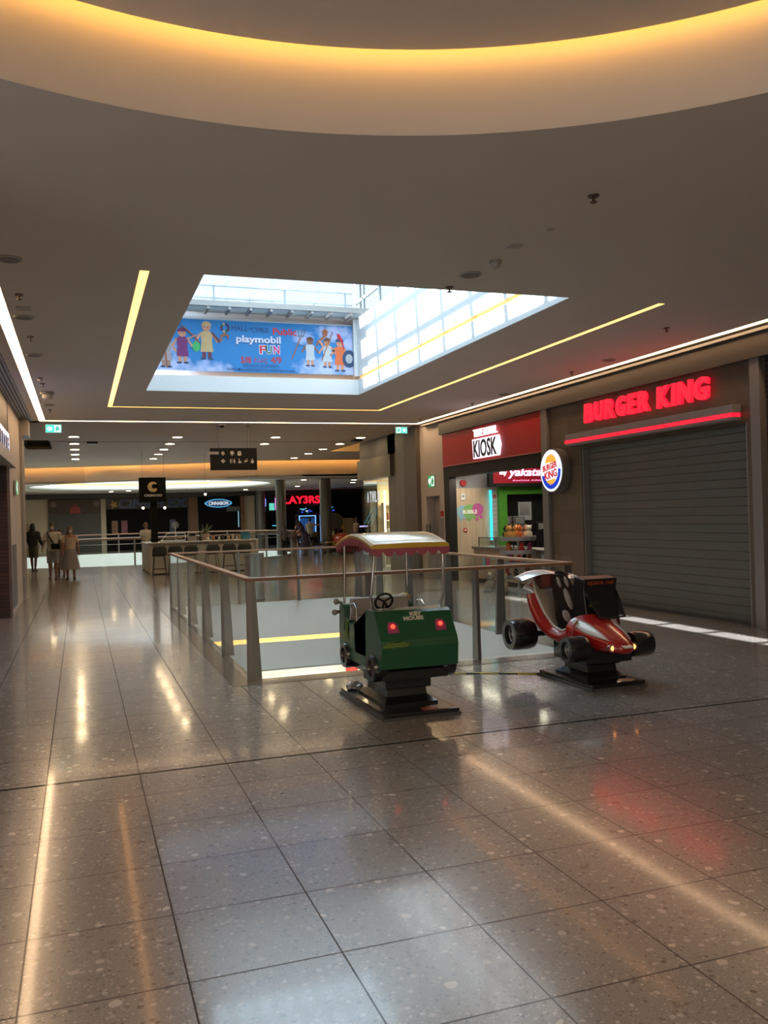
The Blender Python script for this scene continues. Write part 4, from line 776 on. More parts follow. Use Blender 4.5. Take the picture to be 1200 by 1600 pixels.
def fig(px, top, bot, body, hair, legs, skin=Mskin, extra=None, robe=True, w_=11):
    # a small printed toy figure: feet, legs, tunic, arms, head and hat
    H_ = bot - top; X0, Z0 = bz(px, bot); s = H_ * .0125; F = FR('F', (X0, YB, Z0)); u = s
    def q(nm, poly, m_, l=0.0): flat(nm, [(x * u, y * u) for x, y in poly], m_, t, F, .002, l)
    for d in (-1, 1):
        q('shoe', disc_pts(d * .09, .03, .075, 10, .03), Mnavy, .002); q('leg', rect(d * .07 - .045, d * .07 + .045, .03, .30), legs, .001)
        q('arm', [(d * .12, .66), (d * .15, .70), (d * .27, .52), (d * .23, .47)], skin, .0025)
        q('hand', disc_pts(d * .26, .48, .035, 10), skin, .004)
    q('tunic', [(-.16, .20), (.16, .20), (.13, .45), (.15, .66), (.10, .72), (-.10, .72), (-.15, .66), (-.13, .45)] if robe else [(-.14, .28), (.14, .28), (.13, .70), (-.13, .70)], body, .004)
    q('head', disc_pts(0, .82, .105, 16), skin, .006); q('hair', disc_pts(0, .855, .125, 12, .115, math.pi, 0) + [(.125, .855)], hair, .0095)
    for d in (-1, 1): q('eye', disc_pts(d * .04, .815, .013, 8), Mnavy, .009)
    if extra: extra(q)
Mp = lambda n, c: mat('print_' + n, c, .6)
line = lambda x0, y0, x1, y1, w_: [(x0 - w_, y0), (x0 + w_, y0), (x1 + w_, y1), (x1 - w_, y1)]
fig(259, 520, 574, Mp('grey_cloth', (.35, .30, .32)), Mp('brown', (.12, .05, .03)), Mp('tan', (.35, .2, .12)), extra=lambda q: (q('stick', line(.02, 0, -.02, .55, .02), Mp('wood', (.30, .10, .04)), .01),))
fig(283.5, 512, 568, Mp('purple', (.16, .02, .14)), Mp('plum', (.13, .015, .09)), Mskin, extra=lambda q: (q('bow', [(-.05, 1.05), (.0, 1.04), (.35, .74), (.48, .55), (.44, .56), (.32, .72)], Mp('wood', (.3, .1, .04)), .011), q('bow_string', line(.46, .55, -.03, 1.04, .008), Mnavy, .012), q('arm_raised', line(.12, .66, .38, .78, .04), Mskin, .013)))
fig(320, 502, 562, Mp('sand', (.50, .36, .18)), Mp('sand', (.5, .36, .18)), Mp('maroon_cloth', (.13, .03, .05)), extra=lambda q: (q('maroon_sleeve', [(.10, .70), (.15, .70), (.36, .48), (.30, .43)], Mp('maroon_cloth', (.13, .03, .05)), .011), q('sickle', [(.33, .46), (.37, .46), (.40, .60), (.50, .62), (.56, .52), (.55, .64), (.46, .70), (.36, .64)], Mp('wood', (.3, .1, .04)), .012), q('green_bunch', disc_pts(-.26, .33, .10, 12, .13), Mp('green_leaf', (.05, .4, .12)), .012)))
fig(482, 523, 571, Mp('pale_tunic', (.45, .50, .56)), Mp('dark_brown', (.10, .045, .03)), Mskin, Mp('dark_skin', (.22, .09, .05)), extra=lambda q: (q('trident_shaft', line(-.62, .22, -.30, .95, .018), Mp('wood', (.3, .1, .04)), .011), [q('trident_prong', line(a_, .98, b_2, 1.2, .014), Mp('steel_blue', (.12, .16, .25)), .012) for a_, b_2 in ((-.38, -.36), (-.30, -.25), (-.22, -.14))], q('trident_bar', rect(-.40, -.20, .96, .99), Mp('steel_blue', (.12, .16, .25)), .0145), q('arm_raised', line(-.12, .66, -.45, .70, .04), Mp('dark_skin', (.22, .09, .05)), .013)))
fig(510, 524, 573, Mp('pale_tunic', (.45, .5, .56)), Mp('brown', (.12, .05, .03)), Mskin, extra=lambda q: (q('crook', [(-.36, .72), (-.31, .86), (-.12, 1.02), (-.16, 1.18), (-.05, 1.26), (.05, 1.16), (0, 1.02), (-.10, .96), (-.24, .84), (-.32, .70)], Mp('wood', (.3, .1, .04)), .011), q('arm_raised', line(-.12, .66, -.26, .88, .04), Mskin, .013), q('beard', disc_pts(0, .75, .06, 10), Mp('golden_hair', (.45, .2, .05)), .012)))
fig(531, 524, 579, Mp('orange_robe', (.65, .14, .04)), Mnavy, Mskin, extra=lambda q: (q('spear', line(-.55, .30, -.20, 1.14, .014), Mp('wood', (.3, .1, .04)), .011), q('crest', [(-.05, .95), (-.09, 1.1), (.02, 1.06), (.10, .86), (.14, .66), (.10, .66), (.06, .84)], Mp('crest_red', (.55, .01, .03)), .012), q('shield', disc_pts(.27, .38, .20, 20, .25), Mnavy, .012), q('shield_emblem', disc_pts(.27, .38, .11, 10, .14), Mp('pale_emblem', (.4, .42, .45)), .014), q('arm_raised', line(-.12, .66, -.36, .70, .035), Mskin, .013)))
# ================================================================== GLASS BALUSTRADE ROUND THE OPENING
t = thing('glass_balustrade', 'glass balustrade with wooden handrail around the floor opening', 'railing', (3.6, 13.3, 0))
RX0, RX1, RY0, RY1, RZ = 1.66, 5.52, 9.14, 17.5, 1.04
for a in ((RX0 - .045, RX0 + .045, RY0, RY1), (RX1 - .045, RX1 + .045, RY0, RY1), (RX0 - .045, RX1 + .045, RY0 - .045, RY0 + .045), (RX0 - .045, RX1 + .045, RY1 - .045, RY1 + .045)):
    b_ = MB(); b_.box(*a, RZ, RZ + .038, bev=.008); b_.build('handrail', M_rail, t, world=True)
def blade(x, y, axis, nrm):
    b_ = MB(); w0, w1 = .045, .095                    # narrow at the top, wide at the floor
    pr_ = [(-w1 * .6, .0), (w1, .0), (w0, RZ), (-w0, RZ)]
    if nrm < 0: pr_ = [(-p, q) for p, q in pr_]
    if axis == 'x': b_.prism([(x + p, q) for p, q in pr_], 'y', y - .02, y + .02)
    else: b_.prism([(y + p, q) for p, q in pr_], 'x', x - .02, x + .02)
    b_.build('post', M_postm, t, world=True)
ys = [9.16, 10.93, 12.75, 14.5, 16.1, 17.5]
for y in ys: blade(RX0 + .02, y, 'x', 1); blade(RX1 - .02, y if y > 9.5 and y < 17 else y, 'x', -1)
for x in (2.98, 4.28): blade(x, RY0, 'y', 1)
for x in (2.98, 4.2): blade(x, RY1, 'y', -1)
for a, b in zip(ys, ys[1:]):
    for x in (RX0 - .01, RX1 + .01): plate('glass_panel', M_glass, t, x - .006, x + .006, a + .03, b - .03, .03, RZ - .01)
for a, b in ((RX0, 2.98), (2.98, 4.28), (4.28, RX1)):
    plate('glass_panel', M_glass, t, a + .03, b - .03, RY0 - .016, RY0 - .004, .03, RZ - .01); plate('glass_panel', M_glass, t, a + .03, b - .03, RY1 + .004, RY1 + .016, .03, RZ - .01)
# rail round the far oval opening
t = thing('glass_balustrade', 'far glass balustrade curving around the oval opening behind the cafe', 'railing', (2, 43, 0))
e2 = [(2 + 8.0 * math.cos(2 * math.pi * i / 64), 43 + 7.5 * math.sin(2 * math.pi * i / 64)) for i in range(64)]
b_ = MB(); b_.tube([(x, y, 1.05) for x, y in e2], .035, 8, closed=True); b_.build('handrail', M_rail, t, world=True, smooth=True)
b_ = MB(); b_.tube([(x, y, .85) for x, y in e2], .012, 6, closed=True); b_.build('middle_rail', M_steel, t, world=True, smooth=True)
for i in range(0, 64, 4): b_ = MB(); x, y = e2[i]; b_.box(x - .03, x + .03, y - .03, y + .03, 0, 1.03); b_.build('post', M_postm, t, world=True)
for i in range(0, 64, 4):
    b_ = MB(); b_.loft([[(x, y, z) for x, y in [e2[(i + k) % 64] for k in range(5)]] for z in (.03, 1.0)], cap=False, closed=False); b_.build('glass_panel', M_glass, t, world=True)
# steel bin and floor cable
t = thing('litter_bin', 'round brushed steel bin behind the far side of the glass balustrade', 'bin', (3.46, 18.35, 0))
b_ = MB(); b_.lathe([(.215, 0), (.215, .03), (.205, .04), (.205, .93), (.21, .94), (.21, .97), (.17, .97), (.17, .90), (0, .90)]); b_.build('body', M_steel, t, smooth=40)
b_ = MB(); b_.lathe([(.218, .9), (.218, .915), (.2, .915), (.2, .9)]); b_.build('rim_band', M_greym, t, smooth=40)
def hazard():
    m, nt, b = nodes('striped_tape'); tc = nt.nodes.new('ShaderNodeTexCoord'); s = nt.nodes.new('ShaderNodeSeparateXYZ'); nt.links.new(tc.outputs['Object'], s.inputs[0])
    f = mth(nt, 'LESS_THAN', mth(nt, 'FRACT', mth(nt, 'MULTIPLY', mth(nt, 'ADD', mth(nt, 'ADD', s.outputs[0], 30), s.outputs[1]), 7.0)), .5)
    mx = nt.nodes.new('ShaderNodeMix'); mx.data_type = 'RGBA'; nt.links.new(f, mx.inputs[0]); mx.inputs[6].default_value = (.03, .03, .03, 1); mx.inputs[7].default_value = (.5, .4, .06, 1)
    nt.links.new(mx.outputs[2], b.inputs['Base Color']); return m
b_ = MB(); pts_ = [(3.0, 8.1), (3.45, 8.6), (3.95, 8.37), (4.5, 8.05)]
for p, q in zip(pts_, pts_[1:]):
    d = (Vector(q) - Vector(p)).normalized(); n_ = Vector((-d.y, d.x)) * .022
    b_.prism([(p[0] - n_.x, p[1] - n_.y), (q[0] - n_.x, q[1] - n_.y), (q[0] + n_.x, q[1] + n_.y), (p[0] + n_.x, p[1] + n_.y)], 'z', .001, .010)
tag(b_.build('cable_tape', hazard()), 'yellow and black striped tape on the floor between the two rides', 'tape')
# ================================================================== HANGING SIGNS
Ms = mat('sign_charcoal', (.018, .020, .022), .8, spec=.15); Mi = mat('icon_white', (.62, .62, .60), .5)
t = thing('direction_sign', 'dark hanging direction sign with white arrows and pictograms', 'sign', (3.77, 22.4, 2.96))
plate('panel', Ms, t, 3.17, 4.363, 22.36, 22.44, 2.96, 3.524, bev=.004)
for x in (3.38, 4.15): b_ = MB(); b_.cyl((x, 22.4, 3.5), (x, 22.4, 4.1), .016, n=10); b_.cyl((x, 22.4, 4.07), (x, 22.4, 4.1), .05, n=12); b_.build('hanging_rod', M_greym, t, world=True)
plate('grey_tab', mat('tab_grey', (.32, .31, .30), .4), t, 3.07, 3.38, 22.33, 22.36, 3.36, 3.43)
FS = lambda x, z: FR('F', (x, 22.36, z))
arrow = [(-.012, -.055), (.012, -.055), (.012, .01), (.045, -.02), (.055, -.005), (0, .058), (-.055, -.005), (-.045, -.02), (-.012, .01)]
flat('arrow', arrow, Mi, t, FS(3.49, 3.39), .004); flat('arrow', arrow, Mi, t, FS(3.49, 3.19) @ Matrix.Rotation(R(90), 4, 'Z'), .004)
icons = {
 'projector_icon': (3.72, 3.39, [disc_pts(-.02, .035, .022, 10), disc_pts(.022, .035, .022, 10), rect(-.04, .03, -.02, .015), [(.03, 0), (.055, .02), (.055, -.03)], [(-.005, -.02), (.005, -.02), (.03, -.06), (.015, -.06), (0, -.035), (-.015, -.06), (-.03, -.06)]]),
 'popcorn_icon': (3.91, 3.39, [[(-.05, .005), (.05, .005), (.045, -.06), (-.045, -.06)], disc_pts(-.025, .03, .02, 10), disc_pts(.01, .04, .02, 10), disc_pts(.035, .025, .016, 10)]),
 'toilet_icon': (3.73, 3.19, [disc_pts(-.045, .045, .013, 10), [(-.065, .03), (-.025, .03), (-.03, -.01), (-.035, -.06), (-.055, -.06), (-.06, -.01)], rect(-.003, .003, -.06, .06), disc_pts(.045, .045, .013, 10), [(.035, .03), (.055, .03), (.075, -.02), (.055, -.02), (.055, -.06), (.035, -.06), (.035, -.02), (.015, -.02)]]),
 'wheelchair_icon': (3.92, 3.19, [disc_pts(-.02, .05, .013, 10), [(-.028, .035), (-.008, .035), (-.005, 0), (.03, 0), (.05, -.05), (.035, -.055), (.018, -.015), (-.02, -.015)], disc_pts(-.012, -.028, .034, 14)]),
 'changing_icon': (4.08, 3.19, [disc_pts(.03, .05, .013, 10), [(0, .03), (.045, .0), (.05, -.02), (.01, 0), (-.02, -.02), (-.02, -.06), (-.04, -.06), (-.04, -.02), (-.055, -.015), (-.03, .02)]]),
 'baby_icon': (4.24, 3.19, [disc_pts(0, .045, .018, 12), disc_pts(0, -.02, .042, 16)])}
for nm, (x, z, polys) in icons.items():
    o = flat(nm, polys[0], Mi, t, FS(x, z), .004)
    for p_ in polys[1:]: flat('stroke', p_, Mi, o, FS(x, z), .004)
t = thing('cafe_sign', 'square black sign with gold ring emblem on a post above the bar', 'sign', (2.20, 28.75, 1.02))
plate('panel', mat('sign_black', (.006, .006, .006), .85, spec=.12), t, 1.80, 2.62, 28.60, 28.90, 2.32, 3.10, bev=.005); plate('post', M_black, t, 2.14, 2.34, 28.68, 28.84, 1.02, 2.32)
FC = FR('F', (2.22, 28.60, 2.80)); Mg_ = mat('gold_print', (.50, .36, .16), .4)
ringp = disc_pts(0, 0, .165, 30, .165, R(40), R(330)) + disc_pts(.03, .01, .075, 30, .075, R(330), R(40))
flat('ring_emblem', ringp, Mg_, t, FC, .006); flat('emblem_leaf', disc_pts(.03, .02, .055, 12, .07), MC['sign_black'], t, FC, .008)
text('lettering', 'CREMOSO', Mi, t, FR('F', (2.22, 28.60, 2.53)), .55, .075, .004, bold=.02)
# ================================================================== CAFE BAR, STOOLS
t = thing('cafe_bar', 'long pale bar counter in front of the cafe with six stools', 'bar counter', (3.8, 30.3, 0))
Mbar = mat('bar_panel', (.36, .34, .31), .5, noise=.04)
plate('front_panel', Mbar, t, 2.10, 5.50, 28.60, 28.68, .04, .98); plate('end_frame', Mbar, t, 2.06, 2.14, 28.56, 28.70, 0, 1.0); plate('end_frame', Mbar, t, 5.46, 5.54, 28.56, 28.70, 0, 1.02)
plate('bar_top', mat('bar_top_pale', (.42, .40, .37), .3), t, 2.06, 5.54, 28.50, 29.1, .985, 1.03, bev=.005)
b_ = MB()
for k in range(16): b_.box(2.05, 2.10, 28.75 + k * .21, 28.87 + k * .21, .06, .92)
b_.box(2.07, 2.12, 28.7, 32.1, .04, .96); b_.build('slatted_side', mat('side_cream', (.38, .34, .27), .5), t, world=True)
plate('side_top', MC['bar_top_pale'], t, 2.03, 2.6, 29.1, 32.1, .95, .99); plate('rear_counter', Mbar, t, 2.6, 5.5, 31.5, 32.1, 0, .95); plate('kick_plate', M_dark, t, 2.14, 5.46, 28.62, 28.7, 0, .04)
st = thing('bar_stool', 'dark bar stool at the left end of the pale bar', 'bar stool', (2.30, 27.95, 0), 0, 'bar stools along the bar')
Mst, Mleg = mat('stool_shell', (.018, .022, .020), .6), mat('stool_leg', (.02, .02, .02), .4)
b_ = MB(); rings = []
for i in range(9):
    f = i / 8; a = f * 1.0                      # the shell rises behind the sitter, towards the camera
    z = .60 + (.31 * max(0, (f - .35) / .65) ** 1.0); y = .17 - .38 * min(1, f / .5) - .04 * f; w_ = .22 if f < .8 else .22 - .05 * (f - .8) / .2
    rings.append([(w_ * math.cos(b) * 1.0, y - .035 * math.cos(b) ** 2 * -1, z + (.0 if f > .5 else .015 * math.cos(b) ** 2)) for b in [math.pi - math.pi * k / 8 for k in range(9)]] + [(w_ * .96 * math.cos(b), y + .02 + .035 * math.cos(b) ** 2, z + .022) for b in [math.pi * k / 8 for k in range(9)]])
b_.loft(rings); b_.build('seat_shell', Mst, st, smooth=50)
for sx in (-1, 1):
    for sy in (-1, 1): b_ = MB(); b_.cyl((sx * .15, sy * .12 - .02, .60), (sx * .21, sy * .20 - .02, 0), .011, n=8); b_.build('leg', Mleg, st)
b_ = MB(); b_.tube([(-.19, -.20, .22), (.19, -.20, .22), (.19, .16, .22), (-.19, .16, .22)], .008, 6, closed=True); b_.build('foot_ring', Mleg, st)
for x, l in ((2.78, 'second dark bar stool from the left end of the bar'), (3.24, 'third dark bar stool from the left end of the bar'), (3.92, 'dark bar stool standing apart at the middle of the bar'), (4.47, 'second dark bar stool from the right end of the bar'), (4.95, 'dark bar stool at the right end of the pale bar')):
    dup(st, (x, 27.95, 0), random.uniform(-.12, .12), l)
def jar(nm, lab, cat, x, y, z, r_, h_, m_, lid=None, grp=None):
    o = thing(nm, lab, cat, (x, y, z), 0, grp)
    b_ = MB(); b_.lathe([(r_ * .9, 0), (r_, .01), (r_, h_ * .65), (r_ * .45, h_ * .8), (r_ * .4, h_), (0, h_)], n=12); b_.build('body', m_, o, smooth=40)
    b_ = MB(); b_.lathe([(r_ * .46, h_), (r_ * .46, h_ + .02), (0, h_ + .02)], n=12); b_.build('lid', lid or M_dark, o, smooth=40)
spots = [(3.72, .16, 'syrup_bottle', 'dark'), (3.95, .12, 'jar', 'white'), (4.12, .16, 'jar', 'amber'), (4.30, .12, 'cup_stack', 'white'), (4.42, .2, 'syrup_bottle', 'black'), (4.62, .15, 'jar', 'amber'), (4.75, .2, 'jar', 'cream'), (4.88, .14, 'jar', 'white'), (4.98, .18, 'syrup_bottle', 'cream')]
bc = {'dark': (.05, .03, .02), 'white': (.5, .5, .48), 'amber': (.35, .2, .08), 'black': (.015, .015, .015), 'cream': (.42, .36, .26)}
where = ('just right of the grey machine', 'second right of the grey machine', 'third right of the grey machine', 'in the middle of the bar top', 'tallest in the middle of the bar top', 'fourth from the blue box', 'third from the blue box', 'second from the blue box', 'next to the blue box')
for (x, h_, nm, c), wh in zip(spots, where): jar(nm, '%s %s on the bar, %s' % (c, nm.replace('_', ' '), wh), nm.replace('_', ' '), x, 28.85, 1.03, .045, h_, mat('bottle_' + c, bc[c], .3), grp='things on the bar top')
t = thing('paper_box', 'blue box standing at the right end of the bar top', 'box', (5.08, 28.85, 1.03)); plate('carton', mat('box_blue', (.03, .16, .25), .5), t, 4.93 + .08, 5.30, 28.75, 28.95, 1.03, 1.25, bev=.006); plate('lid_flap', mat('box_blue_dark', (.02, .10, .17), .5), t, 5.0, 5.31, 28.74, 28.96, 1.25, 1.27)
t = thing('coffee_machine', 'grey coffee machine on the bar beside the glass display', 'machine', (3.42, 28.9, 1.03))
plate('body', mat('machine_grey', (.30, .29, .27), .4), t, 3.30, 3.56, 28.75, 29.05, 1.03, 1.31, bev=.01); plate('front_panel', M_dark, t, 3.33, 3.53, 28.74, 28.75, 1.20, 1.28); plate('drip_tray', M_steel, t, 3.32, 3.54, 28.68, 28.76, 1.03, 1.06)
t = thing('cake_display', 'slanted glass display case on the left of the bar', 'display case', (2.85, 28.9, 1.03))
plate('base', M_steel, t, 2.42, 3.2, 28.72, 29.08, 1.03, 1.08); plate('top', M_steel, t, 2.62, 3.2, 28.85, 29.08, 1.28, 1.30)
b_ = MB(); b_.loft([[(2.45, 28.72, 1.08), (3.2, 28.72, 1.08)], [(2.64, 28.86, 1.29), (3.2, 28.86, 1.29)]], cap=False, closed=False); b_.build('slanted_glass', M_glass, t, world=True)
b_ = MB(); b_.tube([(2.44, 28.72, 1.07), (2.64, 28.86, 1.30)], .01, 6); b_.tube([(3.2, 28.72, 1.07), (3.2, 28.86, 1.30)], .01, 6); b_.build('edge_bar', M_white, t, world=True)
plate('shelf_of_cakes', mat('cakes', (.4, .28, .15), .7, noise=.5, scale=30), t, 2.6, 3.15, 28.9, 29.05, 1.12, 1.16)
def potted(nm, lab, x, y, z, s, leafc, potc, n=26):
    o = thing(nm, lab, 'plant', (x, y, z))
    b_ = MB(); b_.lathe([(.12 * s, 0), (.17 * s, .28 * s), (.15 * s, .28 * s), (.14 * s, .25 * s), (0, .25 * s)], n=16); b_.build('pot', mat('pot_' + nm, potc, .5), o, smooth=40)
    b_ = MB()
    for k in range(n):
        a = random.uniform(0, 6.28); l = random.uniform(.25, .5) * s; e = random.uniform(.4, 1.4); d = Vector((math.cos(a) * math.cos(e), math.sin(a) * math.cos(e), math.sin(e)))
        p = Vector((0, 0, .25 * s)); q = p + d * l; sd = d.cross(Vector((0, 0, 1))).normalized() * .04 * s
        b_.loft([[p - sd * .2, p + sd * .2, p + sd * .2 + Vector((0, 0, .004)), p - sd * .2 + Vector((0, 0, .004))], [(p + q) / 2 - sd, (p + q) / 2 + sd, (p + q) / 2 + sd + Vector((0, 0, .004)), (p + q) / 2 - sd + Vector((0, 0, .004))], [q - sd * .1 - Vector((0, 0, .05 * s)), q + sd * .1 - Vector((0, 0, .05 * s)), q + sd * .1 - Vector((0, 0, .046 * s)), q - sd * .1 - Vector((0, 0, .046 * s))]])
    b_.build('leaves', mat('leaf_' + nm, leafc, .6), o)
potted('potted_plant', 'leafy plant in a pale pot behind the middle of the bar', 4.25, 31.8, .95, .95, (.12, .16, .07), (.4, .3, .28))
b_ = MB(); o = thing('pinwheel', 'small striped pinwheel standing behind the glass cake display', 'decoration', (3.2, 31.8, .95)); b_.cyl((0, 0, 0), (0, 0, .55), .01); b_.build('stick', M_white, o)
b_ = MB()
for k in range(8): a = k * math.pi / 4; b_.prism([(0, .6), (.13 * math.cos(a), .6 + .13 * math.sin(a)), (.13 * math.cos(a + .4), .6 + .13 * math.sin(a + .4))], 'y', -.01, .01)
b_.build('vanes', mat('vane_pale', (.35, .42, .5), .5), o)
for x, y, z, l in ((2.02, 30.4, 2.16, 'left small hanging bulb lamp above the bar'), (2.73, 30.4, 2.15, 'right small hanging bulb lamp above the bar'), (4.25, 31.5, 2.62, 'small hanging bulb lamp left of the blue oval sign')):
    o = thing('pendant_lamp', l, 'lamp', (x, y, z), 0, 'pendant bulbs over the cafe')
    b_ = MB(); b_.cyl((0, 0, .1), (0, 0, 4.1 - z), .004, n=6); b_.build('cord', M_dark, o); b_ = MB(); b_.cyl((0, 0, .04), (0, 0, .12), .025, .015, n=10); b_.build('socket', M_dark, o)
    b_ = MB(); b_.ball((0, 0, 0), .045, 12); b_.build('bulb', emit('bulb_glow', (1.0, .75, .45), 6), o, smooth=True)
# ================================================================== CEILING FITTINGS
dl = thing('downlight', 'round downlight in the far ceiling', 'downlight', (-.1, 25.5, ZC), 0, 'downlights in the far ceiling')
b_ = MB(); b_.lathe([(.13, -.001), (.17, -.001), (.17, -.012), (.13, -.012)], n=24); b_.build('trim_ring', M_white, dl, smooth=40)
b_ = MB(); b_.lathe([(.0, -.006), (.145, -.006), (.145, -.010), (0, -.010)], n=24); b_.build('lit_disc', M_down, dl, smooth=40)
rows = ('first', 'second', 'third', 'fourth', 'furthest'); cols = ('left', 'centre left', 'centre right', 'right')
dl['label'] = 'round downlight in the left row of the far ceiling, first behind the exit sign'
for i, y in enumerate((25.5, 27.75, 29.9, 32.0, 34.3)):
    for j, x in enumerate((-.1, 2.7, 5.55, 8.2)):
        if i == 0 and j == 0: continue
        if i > 0 and j == 2: x += .12
        dup(dl, (x, y, ZC), None, 'round downlight in the %s row of the far ceiling, %s from the near end' % (cols[j], rows[i]))
for k, (x, y) in enumerate(((-1.2, 38.6 + 2.6), (5.4, 39.4), (9.9, 39.6), (2.6, 50.6), (-2.7, 47), (-2.9, 49), (-3.0, 51), (-.9 + 2.6, 51.5), (11.5, 47.5), (13.5, 43.5), (9.4, 52), (12.6, 40.4))):
    if abs(y - 44.2) < 5 and abs(x - 3.5) < 5.5: pass
    dup(dl, (x, y, 3.45), None, 'small round downlight in the low far ceiling, %s' % ('left of the oval rooflight', 'in front of the oval rooflight', 'right of the oval rooflight', 'behind the oval rooflight', 'nearest of three at the far left', 'middle of three at the far left', 'furthest of three at the far left', 'above the cinema front', 'left of the tall round column', 'between the column and the glass shop', 'above the wood pier', 'nearest the glass shop')[k], 'downlights in the low far ceiling')
def sprinkler(x, y, z, lab, grp='sprinkler heads in the ceiling'):
    o = thing('sprinkler_head', lab, 'sprinkler', (x, y, z), 0, grp)
    b_ = MB(); b_.lathe([(.0, 0), (.045, 0), (.04, -.012), (0, -.012)], n=16); b_.build('escutcheon', mat('sprinkler_metal', (.10, .07, .05), .4, .4), o, smooth=40)
    b_ = MB(); b_.cyl((0, 0, -.01), (0, 0, -.05), .011, n=8); b_.cyl((0, 0, -.05), (0, 0, -.056), .028, n=12); b_.build('deflector', MC['sprinkler_metal'], o)
for (x, y, l) in ((3.75, 5.71, 'large nearest sprinkler head below the round recess'), (3.74, 8.43, 'sprinkler head at the near edge of the skylight'), (-.54, 9.79, 'nearest sprinkler head beside the left strip light'), (-.54, 11.96, 'second sprinkler head beside the left strip light'),
                  (-.54, 15.9, 'third sprinkler head beside the left strip light'), (-.54, 19.5, 'furthest sprinkler head beside the left strip light'), (7.48, 9.75, 'sprinkler head between the right amber light and the right strip light'), (8.15, 13.24, 'middle sprinkler head near the right strip light'), (8.2, 17.42, 'furthest sprinkler head near the right strip light'), (8.2, 20.5, 'sprinkler head by the far right corner of the strip light')):
    sprinkler(x, y, 4.085 if y < 8.55 and x > -.7 else ZC, l)
def speaker(x, y, lab):
    o = thing('ceiling_speaker', lab, 'speaker', (x, y, 4.085 if y < 8.55 else ZC), 0, 'round ceiling speakers')
    b_ = MB(); b_.lathe([(.0, 0), (.115, 0), (.115, -.010), (.10, -.016), (0, -.012)], n=28); b_.build('rim', mat('speaker_rim', (.42, .39, .36), .6), o, smooth=40)
    b_ = MB(); b_.lathe([(.0, -.013), (.09, -.013), (.09, -.02), (0, -.022)], n=24); b_.build('grille', mat('speaker_grille', (.22, .20, .18), .7), o, smooth=40)
for x, y, l in ((3.75, 7.93, 'round ceiling speaker in front of the skylight'), (-.54, 8.43, 'nearest round ceiling speaker at the left edge'), (-.55, 10.83, 'second round ceiling speaker on the left'), (-.55, 13.21, 'third small round ceiling speaker on the left'), (-.54, 18.7, 'furthest round ceiling speaker on the left'), (8.12, 12.05, 'round ceiling speaker near the right strip light'), (8.26, 16.0, 'far round ceiling speaker near the right strip light')): speaker(x, y, l)
def detector(x, y, z, lab, s=1.0):
    o = thing('smoke_detector', lab, 'detector', (x, y, z), 0, 'smoke detectors')
    b_ = MB(); b_.lathe([(.0, 0), (.06 * s, 0), (.06 * s, -.02 * s), (.05 * s, -.025 * s), (0, -.025 * s)], n=20); b_.build('base', mat('detector_base', (.35, .32, .29), .5), o, smooth=40)
    b_ = MB(); b_.lathe([(.045 * s, -.025 * s), (.042 * s, -.06 * s), (.03 * s, -.07 * s), (0, -.07 * s)], n=20); b_.build('sensor_cap', mat('detector_cap', (.45, .42, .38), .5), o, smooth=40)
detector(3.79, 7.45, 4.085, 'small smoke detector next to the round ceiling speaker'); detector(-.56, 15.3, ZC, 'small smoke detector on the left ceiling', .8); detector(-.5, 16.9, ZC, 'wide ceiling sensor beside the left strip light', 2.0)
o = thing('wall_camera', 'small dark dome camera by the hanging direction sign', 'camera', (3.43, 22.0, ZC)); b_ = MB(); b_.lathe([(0, 0), (.09, 0), (.09, -.04), (0, -.04)], n=20); b_.build('base', M_white, o, smooth=40); b_ = MB(); b_.ball((0, 0, -.05), (.06, .06, .05), 14); b_.build('dome', M_dark, o, smooth=True)
for x, y, w_, l in ((3.75, 6.98, .13, 'small flush access hatch on the near ceiling'), (3.83, 6.5, .06, 'tiny flush plate on the near ceiling'), (-.53, 10.4, .16, 'small flush access hatch on the left ceiling'), (8.3, 26.2, .3, 'dark ceiling box near the right ceiling recess'), (.4, 27.2, .3, 'dark ceiling box near the left row of downlights')):
    b_ = MB(); b_.box(x - w_ / 2, x + w_ / 2, y - w_ / 2, y + w_ / 2, 4.078 if y < 8.5 else (4.04 if y > 20 else 4.092), 4.0999, bev=.003); tag(b_.build('ceiling_plate', mat('plate_paint', (.45, .42, .39), .7) if w_ < .2 else M_dark), l, 'hatch')
for y, z in ((13.2, 4.35 + .55), (15.0, 4.9)): pass
# ================================================================== COIN RIDES
Mbk = mat('ride_black_gloss', (.012, .012, .013), .22, noise=.2, coat=.5)
def ride_base(t, w_, l, neck):
    b_ = MB(); b_.box(-w_ / 2, w_ / 2, -l / 2, l / 2, .012, .055, bev=.01); b_.build('base_plate', Mbk, t)
    b_ = MB(); b_.box(-w_ / 2 - .012, w_ / 2 + .012, -l / 2 - .012, l / 2 + .012, .0, .02, bev=.004); b_.build('base_trim', mat('base_trim_grey', (.06, .06, .06), .4), t)
    b_ = MB(); b_.loft([[(sx * a, sy * c, z) for sx, sy in ((-1, -1), (1, -1), (1, 1), (-1, 1))] for a, c, z in ((w_ * .36, l * .30, .055), (w_ * .36, l * .30, .075), (w_ * .27, l * .22, .12), (w_ * .26, l * .21, .20))]); b_.build('skirt', Mbk, t)
    b_ = MB(); b_.box(-w_ * .31, w_ * .31, -l * .25, l * .25, .19, neck, bev=.008); b_.build('motor_housing', Mbk, t)
